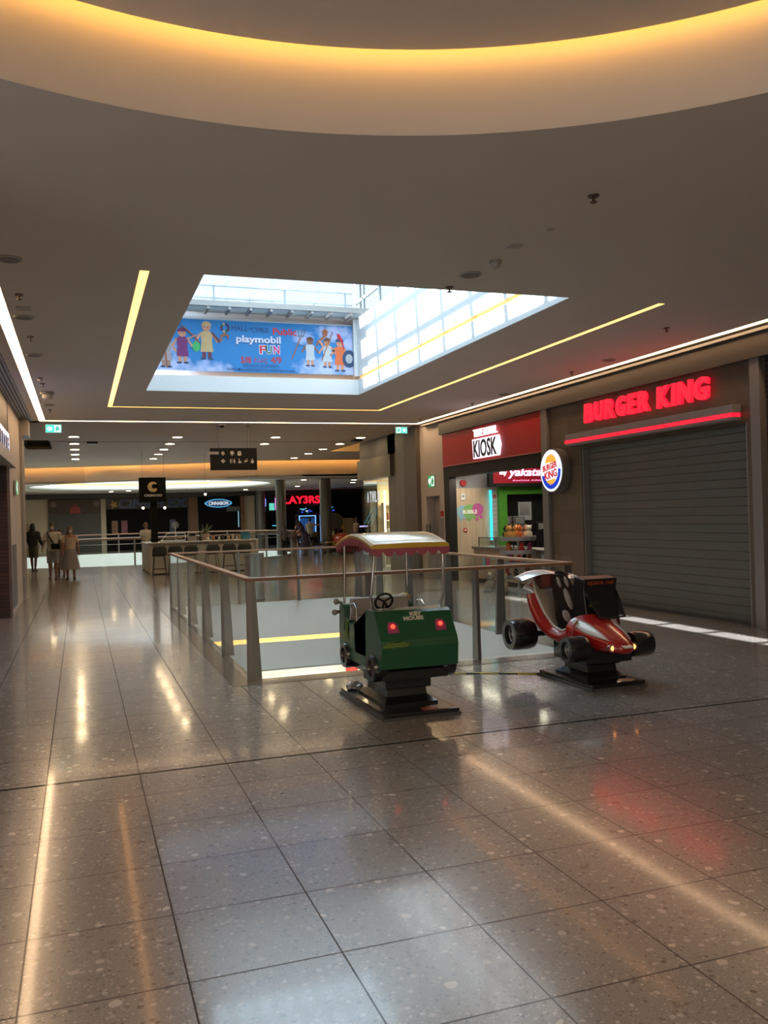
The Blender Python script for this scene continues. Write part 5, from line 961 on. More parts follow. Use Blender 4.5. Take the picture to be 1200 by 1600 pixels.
def wheel(t, x, y, z, r_, w_, side, hubm, tyre, spokes=0):
    o = MB(); pr_ = [(r_ * .62, -w_ / 2), (r_ * .93, -w_ / 2), (r_, -w_ * .32), (r_, w_ * .32), (r_ * .93, w_ / 2), (r_ * .62, w_ / 2), (r_ * .55, w_ * .3), (r_ * .55, -w_ * .3)]
    n = 28; rings = [[(x + p[1], y + p[0] * math.cos(a), z + p[0] * math.sin(a)) for p in pr_] for a in [2 * math.pi * i / n for i in range(n)]]
    rs = [[o.bm.verts.new(p) for p in rg] for rg in rings]; m_ = len(pr_)
    for i in range(n):
        for j in range(m_): o.bm.faces.new((rs[i][j], rs[i][(j + 1) % m_], rs[(i + 1) % n][(j + 1) % m_], rs[(i + 1) % n][j]))
    w = o.build('wheel', tyre, t, smooth=45)
    h = MB(); xs = x + side * w_ * .28
    h.cyl((xs - side * .03, y, z), (xs, y, z), r_ * .60, n=24)
    hb = h.build('hub', hubm, w, smooth=40)
    h = MB(); h.cyl((xs, y, z), (xs + side * .015, y, z), r_ * .14, n=12)
    h.tube([(xs + side * .004, y + r_ * .55 * math.cos(a), z + r_ * .55 * math.sin(a)) for a in [2 * math.pi * i / 24 for i in range(24)]], r_ * .05, 6, closed=True)
    for k in range(spokes): a = 2 * math.pi * k / spokes; h.cyl((xs + side * .006, y, z), (xs + side * .006, y + r_ * .52 * math.cos(a), z + r_ * .52 * math.sin(a)), r_ * .06, n=6)
    h.build('hub_cap', M_steel if spokes else mat('hub_dark', (.05, .02, .03), .5), w, smooth=40)
# ---- green car with canopy
t = thing('kiddie_ride', 'green coin ride car with a yellow and pink scalloped canopy', 'ride', (2.66, 7.42, 0))
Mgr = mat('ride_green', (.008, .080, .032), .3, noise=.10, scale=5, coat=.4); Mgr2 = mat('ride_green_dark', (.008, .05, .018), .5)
ride_base(t, .68, 1.26, .34)
W_ = .345
def arch(cy, r_, n=8): return [(cy + r_ * math.cos(a), .40 + r_ * math.sin(a)) for a in [math.pi * i / n for i in range(n + 1)]]
prof = [(-.61, .42), (-.63, .60), (-.615, .655), (-.47, .865), (-.43, .885), (-.26, .89), (-.22, .87), (-.20, .47), (.12, .47), (.13, .72), (.42, .72), (.44, .84), (.47, .87), (.56, .87), (.59, .84), (.61, .66), (.61, .46), (.56, .42)]
prof += [(p, q) for p, q in arch(.40, .125) if q > .395] + [(.26, .38), (-.26, .38)] + arch(-.40, .125)[0:] 
b_ = MB(); b_.prism(prof, 'x', -W_, W_); body = b_.build('car_body', Mgr, t)
bv = body.modifiers.new('b', 'BEVEL'); bv.width = .008; bv.segments = 2; bv.limit_method = 'ANGLE'; bv.angle_limit = R(35)
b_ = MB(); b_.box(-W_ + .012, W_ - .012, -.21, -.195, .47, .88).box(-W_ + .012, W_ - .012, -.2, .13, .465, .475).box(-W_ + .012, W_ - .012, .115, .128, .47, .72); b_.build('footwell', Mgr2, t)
b_ = MB(); b_.box(-.30, .30, -.50, .50, .30, .385, bev=.01); b_.build('chassis', Mbk, t)
for y in (-.40, .40):
    for sx in (-1, 1): wheel(t, sx * (W_ - .03), y, .405, .118, .12, sx, mat('hub_pink', (.22, .09, .10), .5), Mbk)
# seat
Msg = mat('ride_seat_grey', (.30, .27, .24), .5)
b_ = MB(); b_.box(-.29, .29, .14, .42, .72, .765, bev=.015); b_.build('seat', Msg, t)
b_ = MB(); b_.box(-.29, .29, .38, .44, .76, .93, bev=.02); b_.build('backrest', Msg, t)
# canopy: barrel arched front to back
b_ = MB(); n = 14; hx = .355
top = [(-.46 + 1.08 * i / n, 1.435 + .085 * math.sin(math.pi * (i / n) * 1.0)) for i in range(n + 1)]
rings = [[(-hx, y, z), (-hx + .02, y, z + .018), (0, y, z + .024), (hx - .02, y, z + .018), (hx, y, z), (hx, y, z - .022), (-hx, y, z - .022)] for y, z in top]
b_.loft(rings); can = b_.build('canopy_roof', mat('canopy_yellow', (.55, .36, .04), .28, coat=.4), t, smooth=40)
rings = [[(-hx + .05, y, z + .0195), (0, y, z + .0262), (hx - .05, y, z + .0195), (hx - .05, y, z + .016), (0, y, z + .022), (-hx + .05, y, z + .016)] for y, z in top[1:-1]]
b_ = MB(); b_.loft(rings); b_.build('top_sheen_panel', mat('canopy_sheen', (.55, .46, .22), .2, coat=.5), can, smooth=40)  # added paler panel paints the bright reflection on the yellow roof
def fringe(p0, p1, k, drop=.05):
    # scalloped valance between two points along a path list
    b_ = MB(); pts_ = []
    return b_
Mpk = mat('fringe_pink', (.30, .06, .09), .5)
def valance(path, scal, nm):
    # path: list of (x,y,z) points of the lower roof edge; hangs down in scallops
    b_ = MB(); L_ = [0]
    for a, c in zip(path, path[1:]): L_.append(L_[-1] + (Vector(c) - Vector(a)).length)
    tot = L_[-1]; N = scal * 6
    A, B = [], []
    for i in range(N + 1):
        d = tot * i / N; k = max(j for j in range(len(L_)) if L_[j] <= d + 1e-9); k = min(k, len(path) - 2)
        f = (d - L_[k]) / (L_[k + 1] - L_[k]); p = Vector(path[k]).lerp(Vector(path[k + 1]), f)
        ph = (i % 6) / 6.0; dr = .026 + .042 * math.sin(math.pi * ph) ** .6
        A.append(p); B.append(p - Vector((0, 0, dr)))
    nrm = (Vector(path[-1]) - Vector(path[0])).cross(Vector((0, 0, 1))).normalized() * .006
    b_.loft([[a, q, q + nrm, a + nrm] for a, q in zip(A, B)]); return b_.build(nm, Mpk, can)
ed = [(y, z - .02) for y, z in top]
valance([(-hx, ed[0][0] - .004, ed[0][1]), (hx, ed[0][0] - .004, ed[0][1])], 7, 'front_fringe')
valance([(-hx, ed[-1][0] + .004, ed[-1][1]), (hx, ed[-1][0] + .004, ed[-1][1])], 8, 'rear_fringe')
for sx in (-1, 1): valance([(sx * hx, y, z) for y, z in ed], 12, 'side_fringe')
for sx in (-1, 1):
    b_ = MB(); b_.tube([(sx * .31, -.42, 1.44), (sx * .335, -.36, 1.02), (sx * .34, -.35, 1.0), (sx * .305, -.32, .87)], .012, 10); b_.build('canopy_pole', M_chrome, t, smooth=40)
    b_ = MB(); b_.tube([(sx * .31, .48, 1.45), (sx * .32, .50, .86)], .012, 10); b_.build('canopy_pole', M_chrome, t, smooth=40)
    b_ = MB(); b_.tube([(sx * .325, -.14 + .24, .75), (sx * .325, .10, .86), (sx * .325, .16, .90), (sx * .325, .26, .89), (sx * .325, .30, .74)], .009, 8); b_.build('grab_rail', M_chrome, t, smooth=40)
# steering wheel
Fw = Matrix.Translation((-.17, -.21, .945)) @ Matrix.Rotation(R(-62), 4, 'X')
b_ = MB(); b_.tube([Fw @ Vector((.078 * math.cos(a), .078 * math.sin(a), 0)) for a in [2 * math.pi * i / 24 for i in range(24)]], .011, 8, closed=True)
for a in (R(90), R(210), R(330)): b_.cyl(Fw @ Vector((0, 0, 0)), Fw @ Vector((.075 * math.cos(a), .075 * math.sin(a), 0)), .009, n=6)
b_.cyl(Fw @ Vector((0, 0, 0)), Fw @ Vector((0, 0, -.08)), .014, n=8); b_.build('steering_wheel', M_dark, t, smooth=40)
# headlights on the sloped nose
sl_ = math.atan2(.21, .145)
for sx in (-1, 1):
    F = Matrix.Translation((sx * .215, -.546, .755)) @ Matrix(((1, 0, 0, 0), (0, math.cos(sl_), -math.sin(sl_), 0), (0, math.sin(sl_), math.cos(sl_), 0), (0, 0, 0, 1)))
    b_ = MB(); b_.prism([(-.05, -.055), (.05, -.055), (.045, .02), (.03, .05), (-.03, .05), (-.045, .02)], 'z', .0, .006); o = b_.build('headlight_patch', mat('patch_pink', (.25, .05, .13), .5), t, M=F)
    b_ = MB(); b_.ball((0, .005, .012), (.020, .020, .014), 14); b_.build('red_lamp', emit('red_lamp_glow', (1.0, .03, .015), 5), o, M=F, smooth=True)
F = Matrix.Translation((0, -.546, .755)) @ Matrix(((1, 0, 0, 0), (0, math.cos(sl_), -math.sin(sl_), 0), (0, math.sin(sl_), math.cos(sl_), 0), (0, 0, 0, 1)))
Mlt = mat('lettering_cream', (.60, .56, .45), .5)
text('lettering', 'KEY', Mlt, t, F @ Matrix.Translation((.02, .118, .0)), .11, .035, .004, bold=.05, world=False)
text('lettering', 'MOUSE', Mlt, t, F @ Matrix.Translation((-.01, .077, .0)), .18, .038, .004, bold=.05, world=False)
Mol = mat('decal_olive', (.10, .17, .02), .5)
b_ = MB(); b_.prism([(-.33, 0), (-.28, .025), (-.2, .02), (-.15, .03), (-.1, .005), (-.12, -.02), (-.33, -.02)], 'y', -.6335, -.6295, M=Matrix.Translation((0, 0, .62))); b_.build('front_decal', Mol, t)
b_ = MB(); b_.prism([(.30, .56), (.40, .55), (.42, .62), (.38, .68), (.42, .73), (.36, .76), (.28, .73), (.31, .66)], 'x', -W_ - .004, -W_ + .001); b_.build('side_decal', Mol, t)
b_ = MB(); b_.tube([(-.36, .52, .80), (-.42, .48, .80)], .018, 8); b_.ball((-.425, .47, .80), (.03, .025, .028), 12); b_.tube([(-.34, .53, .88), (-.40, .49, .90)], .016, 8); b_.ball((-.405, .48, .90), (.028, .024, .032), 12); b_.build('horn_pair', mat('horn_grey', (.25, .23, .2), .4), t, smooth=50)
b_ = MB(); b_.ball((.27, .47, .90), (.06, .05, .045), 16); b_.build('yellow_knob', mat('knob_yellow', (.42, .28, .03), .4), t, smooth=True)
b_ = MB(); b_.prism([(.02, -.60), (.16, -.60), (.16, -.52), (.09, -.49), (.02, -.52)], 'z', .055, .058); b_.build('base_sticker', mat('sticker_red', (.3, .04, .03), .4), t)
b_ = MB()
for k in range(26):
    pass
o = thing('plastic_bag', 'crumpled clear plastic bag lying on the green ride base plate', 'bag', (2.42, 7.93, .055))
b_ = MB(); b_.ball((0, 0, .03), (.085, .07, .035), 20)
for v in b_.bm.verts: v.co += Vector((random.uniform(-.016, .016), random.uniform(-.016, .016), random.uniform(-.014, .014))); v.co.z = max(v.co.z, .002)
b_.build('film', mat('bag_film', (.30, .29, .28), .2, coat=.3), o)
# ---- red and white buggy
t = thing('kiddie_ride', 'red and white coin ride buggy with black seat and orange lettering', 'ride', (4.76, 7.55, 0))
ride_base(t, .60, .98, .32)
Mrd, Mwh = mat('buggy_red', (.33, .012, .010), .22, noise=.06, coat=.6), mat('buggy_white', (.52, .47, .42), .3, noise=.03, coat=.4)
b_ = MB(); b_.box(-.26, .26, -.34, .26, .22, .40, bev=.01); b_.build('under_box', Mbk, t)
# tub: open teardrop shell rising towards the back
def tub_sec(y, k=1.0, dz=0.0, n=22):
    tb = ((-.14, .27, .335, .62), (.0, .29, .33, .53), (.10, .31, .335, .49), (.22, .345, .36, .53), (.35, .385, .42, .66), (.47, .40, .51, .82), (.58, .37, .63, .95), (.68, .29, .76, 1.0), (.75, .16, .87, 1.0))
    for p, q in zip(tb, tb[1:]):
        if p[0] <= y <= q[0] + 1e-9: f = (y - p[0]) / (q[0] - p[0]); hw, zb, zr = [p[i] + (q[i] - p[i]) * f for i in (1, 2, 3)]; break
    hw *= k; zb += dz; zc = zb + (zr - zb) * .55; a0 = R(38); up = (zr - zc) / math.sin(a0); out = []
    for i in range(n + 1):
        a = math.pi - a0 + (math.pi + 2 * a0) * i / n; out.append((hw * math.cos(a), y, zc + (up if math.sin(a) > 0 else zc - zb) * math.sin(a)))
    return out
ysb = [-.14 + .89 * i / 24 for i in range(25)]
b_ = MB(); b_.loft([tub_sec(y) for y in ysb], cap=False, closed=False); b_.loft([tub_sec(.75), [(p[0] * .2, .77, .93 + (p[2] - .93) * .2) for p in tub_sec(.75)]], cap=False, closed=False)
bmesh.ops.remove_doubles(b_.bm, verts=b_.bm.verts, dist=.0005)
pod = b_.build('rear_tub', Mrd, t, smooth=True); so = pod.modifiers.new('s', 'SOLIDIFY'); so.thickness = .012; so.offset = 0
b_ = MB(); b_.loft([tub_sec(y, .94, .025) for y in ysb], cap=False, closed=False); ln_ = b_.build('white_liner', Mwh, pod, smooth=True); so = ln_.modifiers.new('s', 'SOLIDIFY'); so.thickness = .008; so.offset = 0
L1 = [tub_sec(y)[0] for y in ysb]; L2 = [tub_sec(y)[-1] for y in ysb[::-1]]
b_ = MB(); b_.tube(L1 + L2, .015, 8); b_.build('white_rim', Mwh, pod, smooth=True)
# seat with oval inserts
Ts = Matrix.Translation((-.02, .38, .755)) @ Matrix.Rotation(R(-32), 4, 'X')
so_ = [(-.18, -.30), (.18, -.30), (.175, -.14), (.13, .02), (.105, .18), (.075, .30), (.03, .33), (-.03, .33), (-.075, .30), (-.105, .18), (-.13, .02), (-.175, -.14)]
b_ = MB(); b_.prism(so_, 'y', -.045, .01); seat = b_.build('seat_back', mat('seat_black', (.014, .010, .009), .3, coat=.4), t, M=Ts)
bv = seat.modifiers.new('b', 'BEVEL'); bv.width = .015; bv.segments = 3; bv.limit_method = 'ANGLE'; bv.angle_limit = R(30)
Mpad = mat('seat_pad_grey', (.30, .26, .24), .5)
for x, z, a, c in ((-.045, .20, .02, .065), (.045, .20, .02, .065), (0, .0, .036, .125), (-.085, -.19, .045, .07), (.085, -.19, .045, .07)):
    b_ = MB(); b_.ball((x, -.046, z), (a, .012, c), 16); b_.build('oval_insert', Mpad, seat, M=Ts, smooth=True)
b_ = MB(); b_.box(-.18, .18, -.10, .20, .42, .49, bev=.03); cu_ = b_.build('seat_cushion', MC['seat_black'], t)
b_ = MB(); b_.ball((0, .0, .492), (.06, .08, .01), 14); b_.build('oval_insert', Mpad, cu_, smooth=True)
# nose
def nose_sec(y): 
    f = (y + .62) / .58; f = max(0, min(1, f)); hw = .085 + .205 * f ** .7; zb = .345 - .02 * math.sin(f * 3.14); zt = .435 + .225 * f ** .85
    return hw, zb, zt
def nring(y, k=1.0, n=24):
    hw, zb, zt = nose_sec(y); return [(hw * k * math.copysign(abs(math.cos(a)) ** .75, math.cos(a)), y, (zb + zt) / 2 + (zt - zb) / 2 * k * math.copysign(abs(math.sin(a)) ** .85, math.sin(a))) for a in [2 * math.pi * i / n for i in range(n)]]
ysn = [-.62 + .58 * i / 16 for i in range(17)]
b_ = MB(); b_.loft([[(p[0] * .5, -.64, .39 + (p[2] - .39) * .5) for p in nring(-.62)]] + [nring(y) for y in ysn]); nose = b_.build('front_cowl', Mrd, t, smooth=50)
for sx in (-1, 1):
    b_ = MB(); rows_ = []
    for i in range(11):
        f = i / 10; y = -.07 - .46 * f; hw, zb, zt = nose_sec(y); a0, a1 = (1.25, .35) if i else (1.2, .4)
        mid = .80 - .1 * f; spr = .42 * math.sin(math.pi * min(1, f * .9 + .08)) * (1 - .35 * f)
        rw = []
        for j in range(7):
            a = mid + spr * (j / 3 - 1); rw.append((sx * (hw + .004) * abs(math.cos(a)) ** .75, y, (zb + zt) / 2 + ((zt - zb) / 2 + .004) * abs(math.sin(a)) ** .85))
        rows_.append(rw)
    b_.loft(rows_, cap=False, closed=False); p_ = b_.build('white_flash', Mwh, nose, smooth=True); s_ = p_.modifiers.new('s', 'SOLIDIFY'); s_.thickness = .004; s_.offset = 0
    b_ = MB(); b_.tube([(sx * .115 + .030 * math.cos(a), -.575, .40 + .030 * math.sin(a)) for a in [2 * math.pi * i / 16 for i in range(16)]], .010, 6, closed=True); b_.cyl((sx * .115, -.50, .40), (sx * .115, -.575, .40), .034, .03); o = b_.build('headlamp_ring', mat('lamp_ring', (.35, .18, .14), .3, .3), t, smooth=40)
    b_ = MB(); b_.ball((sx * .115, -.577, .40), (.022, .012, .022), 12); b_.build('orange_lamp', emit('orange_lamp_glow', (1.0, .33, .07), 5), o, smooth=True)
b_ = MB(); b_.loft([[(-.06, -.60, .435), (.06, -.60, .435), (.05, -.67, .41), (-.05, -.67, .41)], [(-.05, -.60, .422), (.05, -.60, .422), (.04, -.665, .402), (-.04, -.665, .402)]]); b_.build('white_bumper', Mwh, nose)
# cockpit box with lettering and windscreen
b_ = MB(); b_.loft([[(-.03, -.02, .52), (.36, -.02, .52), (.36, .22, .52), (-.03, .22, .52)], [(-.03, .04, .90), (.36, .04, .90), (.36, .24, .90), (-.03, .24, .90)], [(-.03, .02, 1.0), (.36, .02, 1.0), (.36, .20, 1.02), (-.03, .20, 1.02)]])
bx = b_.build('cockpit_box', mat('box_black', (.008, .008, .008), .4), t); bv = bx.modifiers.new('b', 'BEVEL'); bv.width = .012; bv.segments = 2
text('lettering', 'space car', emit('dull_orange_print', (.20, .035, .006), .12), t, Matrix(((1, 0, 0, .17), (0, .18, -.98, .024), (0, .98, .18, .95), (0, 0, 0, 1))), .31, .05, .012, bold=.015, world=False)
b_ = MB(); b_.loft([[(-.01, .02, .86), (.34, .02, .86)], [(-.01, -.03, .80), (.34, -.03, .80)], [(.02, -.16, .64), (.31, -.16, .64)]], cap=False, closed=False); o = b_.build('windscreen', glass('smoked_glass', (.12, .12, .13), .10), t)
b_ = MB(); b_.tube([(-.01, .02, .87), (-.01, -.03, .80), (.02, -.17, .635), (.165, -.20, .63), (.31, -.17, .635), (.34, -.03, .80), (.34, .02, .87)], .010, 6); b_.build('screen_frame', M_dark, o, smooth=True)
b_ = MB(); b_.prism([(.02, .72), (.14, .75), (.13, .785), (.03, .76)], 'y', .012, .018); b_.build('yellow_sticker', mat('sticker_yellow', (.45, .36, .03), .5), t)
# spoiler
b_ = MB(); rings = []
for i in range(15):
    f = i / 14; x = -.43 + .62 * f; z = .985 + .065 * math.sin(math.pi * min(1, f * 1.15)) ; w2 = .035 + .10 * math.sin(math.pi * min(1, .18 + f * .8)); y = .62 + .03 * math.cos(f * 3)
    rings.append([(x, y - w2, z - .012), (x, y - w2 * .4, z + .018), (x, y + w2 * .4, z + .022), (x, y + w2, z + .012), (x, y + w2 * .4, z - .004), (x, y - w2 * .4, z - .012)])
b_.loft(rings); b_.build('rear_wing', mat('wing_silver', (.58, .57, .57), .22, .2, coat=.5), t, smooth=60)
b_ = MB(); b_.loft([[(-.17, .58, .90), (.14, .58, .90), (.12, .70, .86), (-.15, .70, .86)], [(-.21, .56, 1.03), (.12, .56, 1.03), (.12, .70, 1.03), (-.21, .70, 1.03)]]); b_.build('wing_support', mat('wing_support_red', (.22, .06, .055), .35), t)
b_ = MB(); b_.tube([(-.30, .52, .83), (-.345, .56, .87), (-.39, .60, .90)], [.03, .045, .05], 14); b_.build('air_intake', mat('intake_pale', (.45, .48, .52), .25, .3), t, smooth=50)
# wheels and axles
for p_, q_, r_ in (((-.42, .66, .40), (.42, .66, .40), .03), ((-.36, -.34, .37), (.36, -.34, .37), .022)):
    b_ = MB(); b_.cyl(p_, q_, r_); b_.build('axle', M_dark, t, smooth=40)
for x in (-.10, .10): b_ = MB(); b_.cyl((x, .64, .41), (x, .30, .5), .03); b_.build('axle_arm', M_dark, t, smooth=40)
for sx in (-1, 1):
    wheel(t, sx * .42, .66, .41, .165, .26, sx, mat('hub_grey', (.09, .08, .08), .35), Mbk, 5)
    wheel(t, sx * .36, -.32, .375, .125, .21, sx, mat('hub_grey', (.09, .08, .08), .35), Mbk, 5)
b_ = MB(); b_.prism([(.06, -.40), (.16, -.46), (.24, -.40), (.2, -.34), (.10, -.33)], 'z', .055, .058); b_.build('base_sticker', mat('sticker_pale', (.5, .35, .25), .3), t)
# ---- orange plane ride far away
t = thing('kiddie_ride', 'small orange plane ride with yellow wings near the round column', 'ride', (11.25, 38.6, 0), .25)
ride_base(t, .8, 1.1, .35)
Mor = mat('plane_orange', (.50, .07, .02), .3, coat=.4)
b_ = MB(); b_.loft([[(r_ * math.cos(a), y, .62 + zz + r_ * 1.05 * math.sin(a)) for a in [2 * math.pi * i / 16 for i in range(16)]] for y, r_, zz in ((-.62, .10, .0), (-.58, .22, 0), (-.40, .30, 0), (-.05, .31, .0), (.3, .22, .05), (.65, .09, .12), (.7, .04, .13))]); b_.build('fuselage', Mor, t, smooth=50)
Myl = mat('plane_yellow', (.5, .33, .05), .4)
b_ = MB(); b_.box(-.75, .75, -.25, .05, .50, .54, bev=.015); b_.build('wing', Myl, t); b_ = MB(); b_.box(-.3, .3, .55, .68, .72, .75, bev=.01); b_.box(-.015, .015, .5, .7, .7, 1.0); b_.build('tail', Myl, t)
b_ = MB(); b_.cyl((0, -.66, .62), (0, -.60, .62), .10, .13); b_.build('nose_ring', M_dark, t, smooth=40); b_ = MB(); b_.box(-.22, .22, .0, .06, .85, 1.15, bev=.03); b_.build('seat_back', M_dark, t); b_ = MB(); b_.tube([(-.2, -.15, .92), (-.15, -.2, 1.1), (.15, -.2, 1.1), (.2, -.15, .92)], .015, 8); b_.build('windscreen_frame', Mor, t)
t = thing('display_board', 'yellow and dark round-topped board behind the orange plane ride', 'board', (11.6, 40.3, 0))
b_ = MB(); b_.prism([(11.1, 0), (12.0, 0), (12.0, 1.35)] + disc_pts(11.55, 1.35, .45, 14, .5, 0, math.pi) + [(11.1, 1.35)], 'y', 40.3, 40.36); b_.build('panel', Myl, t, world=True)
flat('dark_round_top', disc_pts(11.55, 1.42, .40, 24, .42), mat('board_dark', (.07, .075, .06), .5), t, Matrix(((1, 0, 0, 0), (0, 0, -1, 40.3), (0, 1, 0, 0), (0, 0, 0, 1))), .01); plate('side_panel', mat('board_tan', (.3, .24, .16), .5), t, 12.0, 12.5, 40.32, 40.38, 0, 1.6)
# ================================================================== PEOPLE
def person(lab, loc, rz, h=1.72, skin=(.20, .10, .065), arms=((12, 8, 10, 30), (12, 8, 10, 30)), stride=.12, lean=0.0, top=None, bottom=None, hair=None, mask=False, shoes=(.03, .03, .03), grp=None, hold=None):
    # figure built facing -y, 1.75 m tall, then scaled; arms: (side angle, forward angle, elbow bend forward, -) per side
    o = thing('person', lab, 'person', loc, rz, grp); s = h / 1.75; o.scale = (s, s, s)
    V, E_, Rd = [], [], []
    def add(p, r_, par=None):
        V.append(Vector(p)); Rd.append(r_); i = len(V) - 1
        if par is not None: E_.append((par, i))
        return i
    L_ = R(lean)
    def ln(p): # lean the upper body forward about the hips
        p = Vector(p); d = p - Vector((0, 0, .95)); return Vector((p.x, d.y * math.cos(L_) - d.z * math.sin(L_), .95 + d.z * math.cos(L_) + d.y * math.sin(L_)))
    pel = add((0, 0, .95), (.145, .10)); spn = add(ln((0, .0, 1.12)), (.125, .09), pel); chs = add(ln((0, -.005, 1.32)), (.16, .11), spn); nb = add(ln((0, .0, 1.45)), (.075, .07), chs); nk = add(ln((0, -.005, 1.51)), (.052, .055), nb)
    jaw = add(ln((0, -.022, 1.575)), (.062, .075), nk); hd = add(ln((0, -.01, 1.655)), (.074, .092), jaw); tp = add(ln((0, .0, 1.715)), (.058, .07), hd)
    J = {}
    for k, sx in enumerate((-1, 1)):
        side, fwd, bend, _ = arms[k]; sh = ln((sx * .175, 0, 1.42))
        si = add(sh, (.055, .055), chs); a, f = R(side), R(fwd)
        d = Vector((sx * math.sin(a), -math.sin(f) * math.cos(a), -math.cos(f) * math.cos(a))); el = sh + d * .29; ei = add(el, (.040, .042), si)
        f2 = f + R(bend); d2 = Vector((sx * math.sin(a) * .3, -math.sin(f2), -math.cos(f2))).normalized(); wr = el + d2 * .25; wi = add(wr, (.025, .028), ei)
        pm = wr + d2 * .055; pi_ = add(pm, (.022, .038), wi)
        sd = Vector((0, 1, 0)) if abs(d2.y) < .8 else Vector((0, 0, 1)); sd = (sd - d2 * sd.dot(d2)).normalized(); inn = Vector((-sx, 0, 0))
        for q, ll in ((-1.5, .062), (-.5, .074), (.5, .078), (1.5, .068)):
            b0 = pm + sd * q * .019 + d2 * .03; f0 = add(b0, (.009, .009), pi_); f1 = add(b0 + d2 * ll * .55 + inn * .008, (.0085, .0085), f0); add(b0 + d2 * ll * .9 + inn * .028, (.007, .007), f1)
        b0 = wr + sd * -.028 + d2 * .02; f0 = add(b0, (.010, .010), wi); add(b0 + sd * -.014 + d2 * .045 + inn * .01, (.009, .009), f0)
        J[sx] = (sh, el, wr, pm)
    K = {}
    for sx in (-1, 1):
        st_ = stride * sx; hp = Vector((sx * .09, 0, .90)); kn = Vector((sx * .10, -.5 * st_ - .01, .50)); an = Vector((sx * .10, -st_ + .01, .09)); 
        hi = add(hp, (.085, .09), pel); ki = add(kn, (.055, .058), hi); cf = add(kn.lerp(an, .35) + Vector((0, .012, 0)), (.052, .058), ki); ai = add(an, (.034, .038), cf)
        hl = add(an + Vector((0, .01, -.045)), (.034, .036), ai); add(an + Vector((sx * .01, -.12, -.062)), (.036, .024), hl); K[sx] = (hp, kn, an)
    me = bpy.data.meshes.new('body'); me.from_pydata([tuple(v) for v in V], E_, []); me.materials.append(mat('skin_%d' % int(skin[0] * 1000), skin, .55))
    ob = bpy.data.objects.new('body', me); COL.objects.link(ob); ob.parent = o
    md = ob.modifiers.new('skin', 'SKIN'); md.use_smooth_shade = True
    if not me.skin_vertices: me.attributes  # the modifier adds the layer
    sv = me.skin_vertices[0].data if me.skin_vertices else None
    if sv is None:
        bpy.context.view_layer.objects.active = ob; bpy.ops.mesh.customdata_skin_add(); sv = me.skin_vertices[0].data
    for i, r_ in enumerate(Rd): sv[i].radius = r_; sv[i].use_root = (i == 0)
    ss = ob.modifiers.new('sub', 'SUBSURF'); ss.levels = 1; ss.render_levels = 1
    # face
    b_ = MB()
    for sx in (-1, 1): b_.ball(ln((sx * .030, -.098, 1.655)), (.011, .007, .007), 8)
    b_.build('eyes', M_dark, ob, smooth=True)
    b_ = MB(); b_.loft([[ln((-.008, -.098, 1.66)), ln((.008, -.098, 1.66)), ln((0, -.104, 1.662))], [ln((-.017, -.096, 1.62)), ln((.017, -.096, 1.62)), ln((0, -.122, 1.622))]]); b_.build('nose', me.materials[0], ob)
    b_ = MB()
    for sx in (-1, 1): b_.ball(ln((sx * .076, .0, 1.645)), (.010, .02, .032), 8)
    b_.build('ears', me.materials[0], ob, smooth=True)
    b_ = MB(); b_.ball(ln((0, -.094, 1.592)), (.024, .008, .006), 8); b_.build('mouth', mat('lips', (.22, .06, .05), .5), ob, smooth=True)
    if mask:
        b_ = MB(); b_.loft([[ln((sx_ * .062, -.055 - .052 * math.cos(sx_ * 1.3), z)) for sx_ in (-1, -.6, -.2, .2, .6, 1)] for z in (1.64, 1.60, 1.56, 1.545)], cap=False, closed=False); m_ = b_.build('face_mask', mat('mask_grey', (.38, .38, .38), .7), o, smooth=True); q = m_.modifiers.new('s', 'SOLIDIFY'); q.thickness = .006
    def garm(nm, rings, col, par=o, n=18, mname=None):
        b_ = MB(); b_.loft([[c_ + Vector((rx * math.cos(2 * math.pi * i / n), ry * math.sin(2 * math.pi * i / n), 0)) for i in range(n)] for c_, rx, ry in rings]); return b_
    if top:
        col, kind = top[0], top[1]; zt = 1.47 if kind != 'off' else 1.36
        mt = mat('cloth_%d_%d_%d' % tuple(int(c * 500) for c in col), col, .85, noise=.12, scale=14)
        rg = [(ln((0, 0, .88)), .175, .125), (ln((0, 0, 1.0)), .165, .12), (ln((0, 0, 1.12)), .16, .115), (ln((0, -.005, 1.28)), .19, .13), (ln((0, 0, 1.36)), .205, .125)]
        rg += [(ln((0, 0, 1.42)), .175, .105), (ln((0, 0, 1.455)), .125, .085), (ln((0, 0, 1.48)), .075, .07)] if kind != 'off' else [(ln((0, 0, 1.39)), .215, .12)]
        b_ = garm('top', rg, col)
        for k, sx in enumerate((-1, 1)):
            sh, el, wr, pm = J[sx]
            if kind == 'short' or kind == 'off': b_.tube([sh + Vector((-sx * .05, 0, 0 if kind != 'off' else -.05)), sh + (Vector((0, 0, -.06)) if kind == 'off' else Vector((0, 0, 0))), sh.lerp(el, .7)], [.07, .078, .070], 12)
            elif kind == 'long': b_.tube([sh + Vector((-sx * .05, 0, 0)), sh, el, wr], [.07, .078, .062, .045], 12)
        b_.build('shirt' if kind != 'dress' else 'dress_top', mt, o, smooth=60)
